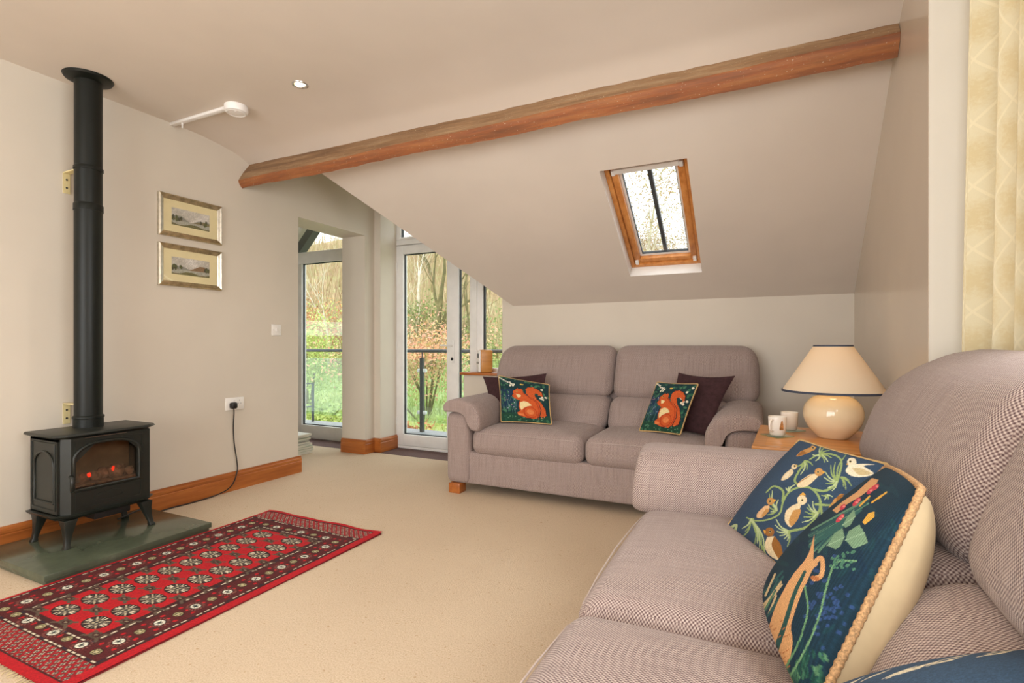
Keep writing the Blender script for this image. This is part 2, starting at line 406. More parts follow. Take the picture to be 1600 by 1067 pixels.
# roof slope with the hole of the roof window and the valley on the left
SKX0, SKX1, SKY0, SKY1 = -0.895, -0.381, 3.094, 3.936
yt = 2.66; xv = lambda y: XV - (YK - y) * S / 1.005
bm = bmesh.new()
outer = [(xv(yt), yt), (xr(yt) + 0.05, yt), (xr(YK) + 0.05, YK + 0.02), (XV, YK + 0.02)]
inner = [(SKX0, SKY0), (SKX1, SKY0), (SKX1, SKY1), (SKX0, SKY1)]
O = [bm.verts.new((x, y, zs(y))) for x, y in outer]; I = [bm.verts.new((x, y, zs(y))) for x, y in inner]
for a in range(4): bm.faces.new((O[a], O[(a + 1) % 4], I[(a + 1) % 4], I[a]))
me = bpy.data.meshes.new('ceiling'); bm.to_mesh(me); bm.free()
sl = link('ceiling', me, M['ceiling_paint']); struct(sl)
# cross-gable ceilings and the small bulkhead above the beam's left end
gv = [(xv(yt), yt, zs(yt)), (XV, YK + 0.02, ZK), (XV, 4.9, ZK), (RX, 4.9, RZ), (RX, 1.0, RZ), (xv(yt), 1.0, zs(yt) + 0.0)]
g1 = link('ceiling', mesh('ceiling', [(XV, YK, zg(XV)), (XV, 4.36, zg(XV)), (RX, 4.36, RZ), (RX, 2.66, RZ), (xv(yt), yt, zg(xv(yt)))], [(0, 1, 2, 3, 4)]), M['ceiling_paint']); struct(g1)
g2 = link('ceiling', mesh('ceiling', [(RX, 1.4, RZ + 0.6), (RX, 4.62, RZ + 0.6), (-6.0, 4.62, RZ - 1.7), (-6.0, 1.4, RZ - 1.7)], [(0, 1, 2, 3)]), M['ceiling_paint']); struct(g2)
bk = MB().box(-3.75, xv(yt), 2.66, 2.72, 2.40, RZ + 0.05).build('wall_bulkhead', M['ceiling_paint']); struct(bk)

# left wall with the opening to the landing
wl = MB()
wl.box(-3.75, XL, -3.1, 3.097, 0, RZ + 0.56)
wl.box(-3.75, XL, 3.097, 3.898, 2.118, RZ + 0.56)
wl.box(-3.75, XL, 3.898, 4.34, 0, RZ + 0.56)
wl.box(XL, -3.385, 4.035, 4.33, 0, 2.82)
WLO = wl.build('wall_left', M['wall_paint']); struct(WLO)
# knee wall, low wall under the ledge
kw = MB().prism([(-2.12, 0), (0.7, 0), (0.7, ZK), (XV, ZK), (-2.12, zg(-2.12))], 'y', YK, YK + 0.16).build('wall_back', M['wall_paint']); struct(kw)
lw = MB().box(-2.53, -2.12, YK + 0.005, 4.285, 0, 0.775).build('wall_low', M['wall_paint']); struct(lw)
# right wall, ending at the bay; bay reveal, wall beyond
rw = MB().prism([(xr(2.167), 2.167), (xr(4.36), 4.36), (1.3, 4.36), (1.3, 2.167)], 'z', 0, 2.62).build('wall_right', M['gloss_paint']); struct(rw)
rv = MB().box(xr(2.167) + 0.001, 1.0, 2.160, 2.1665, 0, 2.5).build('wall_bay', M['reveal_paint']); struct(rv)
b2 = MB().box(0.86, 0.98, -0.3, 2.16, 0, 0.75).box(0.86, 0.98, -0.3, 2.16, 2.2, 2.5).box(0.86, 0.98, -0.3, 0.0, 0.75, 2.2).box(0.86, 0.98, 2.0, 2.16, 0.75, 2.2).build('wall_bay', M['reveal_paint']); struct(b2)
r2 = MB().box(0.62, 1.3, -3.1, -0.3, 0, 2.5).build('wall_right', M['wall_paint']); struct(r2)
# wall behind the camera with a wide window added to hold the frontal fill
fw = MB().box(-3.75, 1.3, -3.1, -2.98, 0, 0.35).box(-3.75, 1.3, -3.1, -2.98, 2.35, 2.5).box(-3.75, -2.95, -3.1, -2.98, 0.35, 2.35).box(0.35, 1.3, -3.1, -2.98, 0.35, 2.35).build('wall_front', M['wall_paint']); struct(fw)
# landing beyond the opening
lg = MB().box(-6.0, -5.88, 1.3, 4.36, 0, 1.2).box(-6.0, -3.75, 1.3, 1.42, 0, 3.2).build('wall_landing', M['wall_paint']); struct(lg)

# skirting boards (torus profile)
def skirt(name, p0, p1, inward, parent=None, h=0.135):
    p0 = Vector(p0 + (0,)); p1 = Vector(p1 + (0,)); n = Vector(inward + (0,)).normalized()
    pr = [(0, 0), (0.02, 0), (0.02, h * 0.68), (0.017, h * 0.72), (0.0205, h * 0.77), (0.0205, h * 0.86), (0.014, h * 0.9), (0.010, h), (0, h)]
    v = []
    for p in (p0, p1): v += [p + n * a + Vector((0, 0, b)) for a, b in pr]
    k = len(pr); f = [(i, (i + 1) % k, k + (i + 1) % k, k + i) for i in range(k)] + [tuple(range(k)), tuple(range(k, 2 * k))[::-1]]
    o = MB().add(v, f).build(name, M['pine'] if abs(p1.y - p0.y) > abs(p1.x - p0.x) else M['pine_x'], parent)
    return struct(o)
skirt('baseboard_left', (XL, -3.0), (XL, 3.117), (1, 0))
skirt('baseboard_left', (XL, 3.097), (-3.75, 3.097), (0, 1))
skirt('baseboard_left', (-3.75, 3.898), (-3.441, 3.898), (0, -1))
skirt('baseboard_left', (XL, 3.879), (XL, 4.04), (1, 0))
skirt('baseboard_left', (XL, 4.035), (-3.366, 4.035), (0, -1))
skirt('baseboard_left', (-3.385, 4.0155), (-3.385, 4.285), (1, 0))
skirt('baseboard_right', (xr(4.2), 4.2), (xr(2.167), 2.167), (-1, 0))
skirt('baseboard_back', (-2.12, YK), (0.56, YK), (0, -1))

# ledge on the low wall
tag(MB().box(-2.545, -2.125, 4.15, 4.285, 0.776, 0.802).build('window_ledge', M['pine_x'], bevel=0.006), 'varnished wooden ledge on the low wall beside the glazed door', 'ledge')

# ------------------------------------------------------------------ glazed gable
Y0, Y1 = 4.285, 4.355
def bar(x0, x1, z0, z1, name, par, mat='upvc', y0=Y0, y1=Y1, bv=0.006):
    return MB().box(x0, x1, y0, y1, z0, z1).build(name, M[mat], par, bevel=bv)
def pane(x0, x1, z0, z1, par, y=4.32, name='pane'):
    g = 0.008
    o = MB().box(x0 + g, x1 - g, y - 0.004, y + 0.004, z0 + g, z1 - g).build(name, M['pane'], par)
    e = MB()
    for (a, b, c, d) in ((x0, x0 + g, z0, z1), (x1 - g, x1, z0, z1), (x0 + g, x1 - g, z0, z0 + g), (x0 + g, x1 - g, z1 - g, z1)):
        e.box(a, b, y - 0.012, y + 0.012, c, d)
    e.build('gasket', M['gasket'], o); return o
# French door leaf
D = empty('door_1', (0, 0, 0)); struct(D)
dx0, dx1, dz0, dz1 = -3.405, -2.640, 0.03, 2.075
bar(dx0, dx0 + 0.105, dz0, dz1, 'stile', D); bar(dx1 - 0.135, dx1, dz0, dz1, 'stile', D)
bar(dx0 + 0.105, dx1 - 0.135, dz0, 0.145, 'bottom_rail', D); bar(dx0 + 0.105, dx1 - 0.135, 1.985, dz1, 'top_rail', D)
pane(dx0 + 0.105, dx1 - 0.135, 0.145, 1.985, D)
for z in (0.28, 1.05, 1.86):
    h = MB().cyl((dx0 - 0.005, Y0 - 0.012, z - 0.05), (dx0 - 0.005, Y0 - 0.012, z + 0.05), 0.009, n=10).box(dx0 - 0.005, dx0 + 0.03, Y0 - 0.008, Y0, z - 0.04, z + 0.04).build('hinge', M['upvc'], D)
hb = MB().box(dx1 - 0.075, dx1 - 0.045, Y0 - 0.008, Y0, 0.88, 1.10).build('handle_plate', M['upvc'], D, bevel=0.003)
MB().tube([(dx1 - 0.06, Y0 - 0.008, 1.05), (dx1 - 0.06, Y0 - 0.045, 1.05), (dx1 - 0.08, Y0 - 0.05, 1.05), (dx1 - 0.17, Y0 - 0.05, 1.052)], 0.008).build('lever', M['upvc'], hb, smooth=True)
MB().cyl((dx1 - 0.06, Y0 - 0.012, 0.92), (dx1 - 0.06, Y0 - 0.008, 0.92), 0.009).box(dx1 - 0.063, dx1 - 0.057, Y0 - 0.035, Y0 - 0.01, 0.905, 0.935).build('lock_key', M['gasket'], hb)
# fixed frame right of the pier
W1 = empty('window_1', (0, 0, 0)); struct(W1)
bar(-3.474, dx0, 0.0, zg(-3.474) - 0.03, 'jamb', W1); bar(dx0, -2.64, 0.0, 0.028, 'threshold', W1)
tx = -2.76
bar(dx0, -2.70, 2.08, 2.135, 'transom', W1)
pane(-2.637, -2.513, 0.06, zg(-2.513) - 0.06, W1); bar(-2.637, -2.513, 0.0, 0.06, 'sill_rail', W1)
bar(-2.513, -2.372, 0.0, zg(-2.372) - 0.02, 'mullion', W1); bar(-2.445, -2.430, 0.0, zg(-2.43) - 0.03, 'mullion_bead', W1, y0=Y0 - 0.012, y1=Y0, bv=0.002)
MB().prism([(-2.36, 0.84), (-2.05, 0.84), (-2.05, zg(-2.05) - 0.02), (-2.36, zg(-2.36) - 0.05)], 'y', 4.316, 4.324).build('pane', M['pane'], W1); bar(-2.372, -2.360, 0.84, zg(-2.37) - 0.05, 'gasket', W1, mat='gasket', y0=4.305, y1=4.335, bv=0); bar(-2.372, -2.05, 0.80, 0.84, 'sill_rail', W1)
# triangular light above the door: bottom-left corner visible
def tri_pane(pts, par):
    return MB().prism(pts, 'y', 4.316, 4.324).build('pane', M['pane'], par)
tri_pane([(-3.33, 2.16), (-2.79, 2.16), (-3.33, zg(-3.33) - 0.06)], W1)
bar(dx0, -3.335, 2.135, zg(-3.40) - 0.05, 'jamb', W1); bar(-3.335, -2.79, 2.135, 2.16, 'glazing_bead', W1)
bar(-3.338, -3.326, 2.16, zg(-3.33) - 0.06, 'gasket', W1, mat='gasket', y0=4.305, y1=4.335, bv=0)
def rafter(x0, z0, x1, z1, y0, y1, wd, name, mat, par=None):
    return MB().prism([(x0, z0), (x1, z1), (x1, z1 - wd), (x0, z0 - wd)], 'y', y0, y1).build(name, M[mat], par)
rafter(-2.0, zg(-2.0) + 0.02, -3.46, zg(-3.46) + 0.02, Y0, Y1, 0.08, 'raked_head', 'upvc', W1)
# left of the pier, seen through the opening
W2 = empty('window_2', (0, 0, 0)); struct(W2)
lz = lambda x: RZ - 1.005 * (RX - x)
bar(-4.90, -4.735, 0.0, 1.995, 'stile', W2); bar(-4.735, -3.80, 0.0, 0.15, 'bottom_rail', W2)
bar(-4.90, -3.75, 1.985, 2.115, 'transom', W2); bar(-3.86, -3.75, 0.0, 2.0, 'stile', W2)
pane(-4.735, -3.86, 0.15, 1.985, W2)
tri_pane([(-4.90, 2.115), (-3.75, 2.115), (-3.75, 3.3), (-4.2, 3.0), (-4.90, 2.3)], W2)
rafter(-5.88, lz(-5.88) + 0.62, -3.75, lz(-3.75) + 0.62, Y0, Y1, 0.10, 'raked_head', 'upvc', W2)
rafter(-5.88, lz(-5.88) + 0.51, -3.75, lz(-3.75) + 0.51, 4.50, 4.60, 0.14, 'bargeboard', 'dark_rafter', W2)
pane(-5.84, -4.90, 0.1, 1.0, W2)
bar(-5.88, -4.90, 0.0, 0.1, 'bottom_rail', W2)
# rear window added for the fill light, and bay window (behind / beside the camera)
W3 = empty('added_rear_window', (0, 0, 0)); struct(W3)
for i in range(4):
    x = -2.95 + i * 1.1; MB().box(x - 0.03, x + 0.03, -3.07, -3.01, 0.35, 2.35).build('mullion', M['upvc'], W3)
for i in range(3):
    x = -2.95 + i * 1.1; MB().box(x + 0.03, x + 1.07, -3.045, -3.037, 0.4, 2.3).build('pane', M['pane'], W3)
MB().box(-2.95, 0.35, -3.07, -3.01, 0.35, 0.4).build('frame_rail', M['upvc'], W3); MB().box(-2.95, 0.35, -3.07, -3.01, 2.3, 2.35).build('frame_rail', M['upvc'], W3)
W4 = empty('window_4', (0, 0, 0)); struct(W4)
for y in (0.0, 0.97, 1.94): MB().box(0.89, 0.95, y, y + 0.06, 0.75, 2.2).build('mullion', M['upvc'], W4)
for y in (0.06, 1.03): MB().box(0.915, 0.923, y, y + 0.91, 0.80, 2.15).build('pane', M['pane'], W4)
for z in (0.75, 2.15): MB().box(0.89, 0.95, 0.0, 2.0, z, z + 0.05).build('frame_rail', M['upvc'], W4)

# ------------------------------------------------------------------ roof window in the slope
cS = math.hypot(1, S); Sup = Vector((0, -1 / cS, S / cS)); Sn = Vector((0, S / cS, 1 / cS)); Sx = Vector((1, 0, 0))
W5 = empty('window_5', (0, 0, 0)); struct(W5)
slen = (SKY1 - SKY0) * cS
org = Vector((SKX0, SKY1, zs(SKY1)))
MS = Matrix(((Sx.x, Sup.x, Sn.x, org.x), (Sx.y, Sup.y, Sn.y, org.y), (Sx.z, Sup.z, Sn.z, org.z), (0, 0, 0, 1)))
sw = SKX1 - SKX0
def sb(name, boxes, mat, par=None, bv=0.0):
    m = MB()
    for b in boxes: m.box(*b)
    return m.xf(MS).build(name, M[mat], par, bevel=bv)
def ring(a, wd, z0, z1, nm, mat, par, bv=0.003):
    sb(nm, [(a, a + wd, a, slen - a, z0, z1)], mat, par, bv); sb(nm, [(sw - a - wd, sw - a, a, slen - a, z0, z1)], mat, par, bv)
    sb(nm, [(a + wd, sw - a - wd, a, a + wd, z0, z1)], mat, par, bv); sb(nm, [(a + wd, sw - a - wd, slen - a - wd, slen - a, z0, z1)], mat, par, bv)
ring(-0.012, 0.0115, 0.001, 0.190, 'lining', 'switch_white', W5, 0)
ring(0.0, 0.030, 0.085, 0.180, 'frame', 'velux_pine', W5)
ring(0.033, 0.042, 0.100, 0.170, 'sash', 'velux_pine', W5)
ring(0.075, 0.016, 0.1600, 0.13, 'bead', 'switch_white', W5, 0)
ring(0.091, 0.004, 0.134, 0.155, 'gasket', 'gasket', W5, 0)
sb('pane', [(0.088, sw - 0.088, 0.088, slen - 0.088, 0.142, 0.148)], 'pane', W5)
sb('glazing_bar', [(sw / 2 - 0.013, sw / 2 + 0.013, 0.06, slen - 0.06, 0.1905, 0.16)], 'gasket', W5)
sb('blind_rail', [(0.06, sw - 0.06, slen - 0.105, slen - 0.07, 0.075, 0.120)], 'switch_white', W5, 0.004)
for (x, y) in ((0.05, 0.05), (sw - 0.05, 0.05), (0.05, slen - 0.1), (sw - 0.05, slen - 0.1)):
    sb('catch', [(x - 0.012, x + 0.012, y - 0.02, y + 0.02, 0.082, 0.102)], 'alarm_white', W5, 0.004)

# ------------------------------------------------------------------ beam
def beam():
    rnd = random.Random(3)
    y0b, y1b = 2.548, 2.640     # nose at both ends
    n = 60; v = []; f = []
    for i in range(n + 1):
        t = i / n; x = XL + t * (xr(2.6) - XL)
        e = 1.0 + 0.35 * t
        j = lambda a: (rnd.random() - 0.5) * a
        wob = 0.0025 * math.sin(7 * t * PI) + 0.002 * math.sin(19 * t + 1)
        nose = Vector((x, 2.548 + 0.072 * t + j(.003), 2.258 + 0.082 * t + wob))
        up = Vector((0, 0.55, 0.835)); dn = Vector((0, 0.60, -0.80))
        A = nose + up * (0.178 + 0.03 * t); B = nose; Cc = nose + dn * (0.058 + 0.034 * t + j(.006)); Dd = Cc + up * 0.2
        mid = nose + up * 0.09 + Vector((0, -0.004, 0.003)) * (1 + j(1.5))
        B1 = nose + up * 0.008; B2 = nose + dn * 0.008 + Vector((0, j(.002), 0)); m2 = nose + dn * 0.03 + Vector((0, -0.003 + j(.003), -0.002))
        v += [A, mid, B1, B2, m2, Cc, Dd]
    k = 7
    for i in range(n):
        for a in range(k): f.append((i * k + a, i * k + (a + 1) % k, (i + 1) * k + (a + 1) % k, (i + 1) * k + a))
    f += [tuple(range(k)), tuple(range(n * k, n * k + k))[::-1]]
    o = MB().add(v, f).build('ceiling_beam', M['beam_oak'], auto=0.6)
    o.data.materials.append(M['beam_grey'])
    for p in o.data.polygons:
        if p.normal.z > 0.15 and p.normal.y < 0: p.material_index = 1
    tag(o, 'rough reddish-brown timber beam crossing the room under the ceiling', 'beam')
beam()

# ------------------------------------------------------------------ painted patterns (colour per vertex on fine grids)
class Canvas:
    def __init__(s, nx, ny, w=1.0, h=1.0, bg=(0, 0, 0)):
        s.X, s.Y = np.meshgrid(np.linspace(0, w, nx), np.linspace(0, h, ny)); s.c = np.empty((ny, nx, 3)); s.c[:] = bg
    def put(s, mask, col): s.c[mask] = col
    def ell(s, cx, cy, rx, ry, col, rot=0.0):
        c, q = math.cos(rot), math.sin(rot); dx = s.X - cx; dy = s.Y - cy
        s.put(((dx * c + dy * q) / rx) ** 2 + ((-dx * q + dy * c) / ry) ** 2 < 1, col)
    def poly(s, pts, col):
        ins = np.zeros(s.X.shape, bool); n = len(pts)
        for i in range(n):
            x0, y0 = pts[i]; x1, y1 = pts[(i + 1) % n]
            if y0 == y1: continue
            cond = ((y0 > s.Y) != (y1 > s.Y)) & (s.X < (x1 - x0) * (s.Y - y0) / (y1 - y0) + x0); ins ^= cond
        s.put(ins, col)
    def line(s, pts, wd, col, wd1=None):
        n = len(pts) - 1
        for i in range(n):
            (x0, y0), (x1, y1) = pts[i], pts[i + 1]; L = (x1 - x0) ** 2 + (y1 - y0) ** 2 + 1e-12
            t = np.clip(((s.X - x0) * (x1 - x0) + (s.Y - y0) * (y1 - y0)) / L, 0, 1)
            ww = wd if wd1 is None else wd + (wd1 - wd) * (i + t) / n
            s.put((s.X - x0 - t * (x1 - x0)) ** 2 + (s.Y - y0 - t * (y1 - y0)) ** 2 < (ww / 2) ** 2, col)
    def speck(s, amp): s.c *= (1 + amp * (RNG.random(s.c.shape[:2]) - 0.5))[..., None]
    def lin(s):
        c = np.clip(s.c, 0, 255) / 255; return np.where(c <= 0.04045, c / 12.92, ((c + 0.055) / 1.055) ** 2.4)
def spline(pts, n=10):
    out = []; P = [np.array(p, float) for p in pts]; P = [2 * P[0] - P[1]] + P + [2 * P[-1] - P[-2]]
    for i in range(1, len(P) - 2):
        for t in np.linspace(0, 1, n, endpoint=False):
            a, b, c, d = P[i - 1], P[i], P[i + 1], P[i + 2]
            out.append(tuple(0.5 * (2 * b + (c - a) * t + (2 * a - 5 * b + 4 * c - d) * t * t + (3 * b - a - 3 * c + d) * t ** 3)))
    return out + [tuple(P[-2])]
def grid_mesh(name, P, colors=None):
    ny, nx = P.shape[:2]; me = bpy.data.meshes.new(name)
    ii = np.arange(nx * ny).reshape(ny, nx)
    q = np.stack([ii[:-1, :-1], ii[:-1, 1:], ii[1:, 1:], ii[1:, :-1]], -1).reshape(-1, 4)
    me.vertices.add(nx * ny); me.vertices.foreach_set('co', P.reshape(-1).astype(np.float32))
    me.loops.add(q.size); me.loops.foreach_set('vertex_index', q.reshape(-1).astype(np.int32))
    me.polygons.add(len(q)); me.polygons.foreach_set('loop_start', np.arange(0, q.size, 4, dtype=np.int32))
    try: me.polygons.foreach_set('loop_total', np.full(len(q), 4, np.int32))
    except Exception: pass
    me.polygons.foreach_set('use_smooth', np.ones(len(q), bool)); me.update(calc_edges=True)
    if colors is not None:
        a = me.color_attributes.new('Col', 'FLOAT_COLOR', 'POINT')
        c = np.ones((nx * ny, 4), np.float32); c[:, :3] = colors.reshape(-1, 3); a.data.foreach_set('color', c.reshape(-1))
    return me

# ------------------------------------------------------------------ rug
def make_rug():
    X0, X1, Ya, Yb = -2.805, -1.900, 0.80, 2.285
    nx, ny = 300, 480; Wd, Ln = X1 - X0, Yb - Ya
    red, deep, dark, cream, grey, navy = (188, 26, 36), (112, 26, 34), (70, 32, 32), (226, 214, 188), (128, 116, 96), (44, 42, 58)
    C = Canvas(nx, ny, Wd, Ln, red); X, Y = C.X, C.Y
    n1 = (np.sin(X * 900) * np.sin(Y * 700) > 0)
    # zones from the outside in
    band = lambda x0, x1, y0, y1: (X > x0) & (X < x1) & (Y > y0) & (Y < y1)
    C.put(band(0.016, Wd - 0.045, 0.034, Ln - 0.02), dark)
    lat = band(0.016, Wd - 0.045, 0.040, 0.125) | band(0.016, Wd - 0.045, Ln - 0.125, Ln - 0.03)
    a = ((X + Y) / 0.034) % 1.0; b = ((X - Y) / 0.034) % 1.0
    C.put(lat, deep); C.put(lat & ((a < 0.16) | (b < 0.16)), red)
    C.put(lat & (np.abs(a - 0.58) < 0.3) & (np.abs(b - 0.58) < 0.3), (92, 70, 66))
    C.put(lat & (np.abs(np.abs(a - 0.58) - 0.17) < 0.08) & (np.abs(np.abs(b - 0.58) - 0.17) < 0.08), cream)
    C.put(lat & (np.abs(a - 0.58) < 0.07) & (np.abs(b - 0.58) < 0.07), navy)
    mb = band(0.035, Wd - 0.065, 0.14, Ln - 0.14); C.put(mb, (100, 36, 38))
    C.put(mb & n1, (78, 28, 30))
    def dashes(x0, y0, x1, y1, w=0.0075, p=0.030):
        L = math.hypot(x1 - x0, y1 - y0); n = int(L / p)
        for i in range(n):
            t0 = (i + 0.18) / n; t1 = (i + 0.66) / n
            C.line([(x0 + (x1 - x0) * t0, y0 + (y1 - y0) * t0), (x0 + (x1 - x0) * t1, y0 + (y1 - y0) * t1)], w, cream if i % 5 else navy)
    def rect(x0, x1, y0, y1, f):
        f(x0, y0, x1, y0); f(x0, y1, x1, y1); f(x0, y0, x0, y1); f(x1, y0, x1, y1)
    rect(0.028, Wd - 0.062, 0.134, Ln - 0.134, lambda *q: C.line([q[:2], q[2:]], 0.017, dark))
    rect(0.028, Wd - 0.062, 0.134, Ln - 0.134, dashes)
    fx0, fx1, fy0, fy1 = 0.226, Wd - 0.243, 0.215, Ln - 0.255
    rect(fx0 - 0.028, fx1 + 0.028, fy0 - 0.024, fy1 + 0.024, lambda *q: C.line([q[:2], q[2:]], 0.04, dark))
    rect(fx0 - 0.028, fx1 + 0.028, fy0 - 0.024, fy1 + 0.024, dashes)
    # border octagons
    def octa(cx, cy, big):
        if big:
            for k in range(18):
                q = 2 * PI * k / 18
                C.line([(cx + .028 * math.cos(q), cy + .024 * math.sin(q)), (cx + .036 * math.cos(q), cy + .031 * math.sin(q))], 0.0035, (150, 96, 84))
        C.ell(cx, cy, 0.0245 if big else 0.023, 0.020 if big else 0.018, (34, 22, 24)); C.ell(cx, cy, 0.021 if big else 0.019, 0.0165 if big else 0.015, (240, 234, 214) if big else (176, 164, 120))
        for k in range(6):
            q = 2 * PI * k / 6; C.line([(cx, cy), (cx + .013 * math.cos(q), cy + .010 * math.sin(q))], 0.0048, (44, 60, 58) if big else (64, 70, 52))
        if not big: C.ell(cx, cy, 0.007, 0.006, (200, 190, 150))
    xs_l, xs_r = 0.115, Wd - 0.134
    k = 0; y = 0.17
    while y < Ln - 0.15:
        for xx in (xs_l, xs_r): octa(xx, y, k % 2 == 1)
        for xx in (xs_l, xs_r):
            for sg in (-1, 1): C.ell(xx + sg * 0.038, y + 0.034, 0.008, 0.008, red)
            C.ell(xx, y + 0.034, 0.006, 0.005, (206, 40, 48))
        k += 1; y += 0.0686
    nn = 7
    for i in range(1, nn):
        xx = xs_l + (xs_r - xs_l) * i / nn
        octa(xx, 0.17, i % 2 == 0); octa(xx, Ln - 0.195, i % 2 == 0)
        for yy in (0.17, Ln - 0.195): C.ell(xx - (xs_r - xs_l) / nn / 2, yy, 0.006, 0.010, red)
    # field with the two rows of guls
    C.put(band(fx0, fx1, fy0, fy1), red)
    n_g = 10; gy = [fy0 + 0.06 + (fy1 - fy0 - 0.12) * i / (n_g - 1) for i in range(n_g)]
    gx = (Wd / 2 - 0.118, Wd / 2 + 0.100)
    def minor(cx, cy):
        C.ell(cx, cy, 0.036, 0.018, (86, 70, 58))
        for sx in (-1, 1):
            for sy in (-1, 1): C.line([(cx, cy), (cx + sx * 0.048, cy + sy * 0.022)], 0.011, (100, 84, 70))
        C.ell(cx, cy, 0.018, 0.010, dark); C.ell(cx, cy, 0.009, 0.004, (150, 136, 110))
    for j in range(n_g + 1):
        yy = gy[0] - 0.048 + j * (gy[1] - gy[0])
        for xx in (Wd / 2 - 0.01,): minor(xx, yy)
        for xx in (fx0 + 0.012, fx1 - 0.012): minor(xx, yy)
    C.put(((X < fx0) & (X > fx0 - 0.008) | (X > fx1) & (X < fx1 + 0.008)) & (Y > fy0) & (Y < fy1), dark)
    for yy in gy:
        for xx in gx:
            C.ell(xx, yy, 0.076, 0.047, (200, 28, 36)); C.ell(xx, yy, 0.066, 0.041, (40, 26, 28))
            for q in range(20):
                t = 2 * PI * q / 20 + 0.2
                C.line([(xx + .026 * math.cos(t), yy + .0165 * math.sin(t)), (xx + .056 * math.cos(t), yy + .0345 * math.sin(t))], 0.0062, (cream, (118, 108, 94), (206, 190, 160), (74, 62, 60), cream)[q % 5])
            C.ell(xx, yy, 0.030, 0.018, (98, 92, 84)); C.ell(xx, yy, 0.022, 0.013, (62, 56, 58)); 
            for q in range(4):
                t = PI / 4 + PI / 2 * q; C.ell(xx + .014 * math.cos(t), yy + .009 * math.sin(t), 0.006, 0.005, (196, 184, 150))
            C.ell(xx, yy, 0.008, 0.005, navy)
    C.speck(0.28)
    P = np.zeros((ny, nx, 3)); P[..., 0] = X0 + X; P[..., 1] = Ya + Y + 0.006 * np.sin(X * 14) * (Y / Ln) ** 3
    P[..., 2] = 0.009 + 0.0015 * np.sin(X * 9 + Y * 4) + 0.004 * np.exp(-((Ln - Y) / 0.03) ** 2) * (0.5 + 0.5 * np.sin(X * 23))
    root = empty('rug', (0, 0, 0)); tag(root, 'red patterned runner rug with medallions lying along the green hearth', 'rug')
    o = link('pile', grid_mesh('pile', P, C.lin()), M['rug_pile'], root)
    MB().box(X0 + 0.002, X1 - 0.002, Ya + 0.002, Yb - 0.008, 0.0005, 0.006).build('backing', plain('rug_back', (120, 24, 30), 0.9), root)
    fr = MB(); rnd = random.Random(5)
    for e, sg in ((Yb - 0.004, 1), (Ya + 0.004, -1)):
        for i in range(120):
            x = X0 + Wd * (i + rnd.random()) / 120; l = rnd.uniform(0.008, 0.028); dx = rnd.uniform(-0.015, 0.015)
            if rnd.random() < 0.45 and sg > 0: continue
            fr.tube([(x, e, 0.006), (x + dx * .5, e + sg * l * .6, 0.004), (x + dx, e + sg * l, 0.002)], 0.0012, n=4)
    tag(fr.build('fringe', plain('fringe_wool', (196, 178, 138), 0.9), root), kind='stuff')
make_rug()

# ------------------------------------------------------------------ hearth, stove, flue
tag(MB().box(-3.438, -2.812, 1.150, 1.893, 0.0, 0.022).box(-3.438, -2.80, 1.140, 1.900, 0.022, 0.05).build('hearth_slab', M['slate'], bevel=0.003), 'polished green slate hearth slab under the black stove', 'hearth')

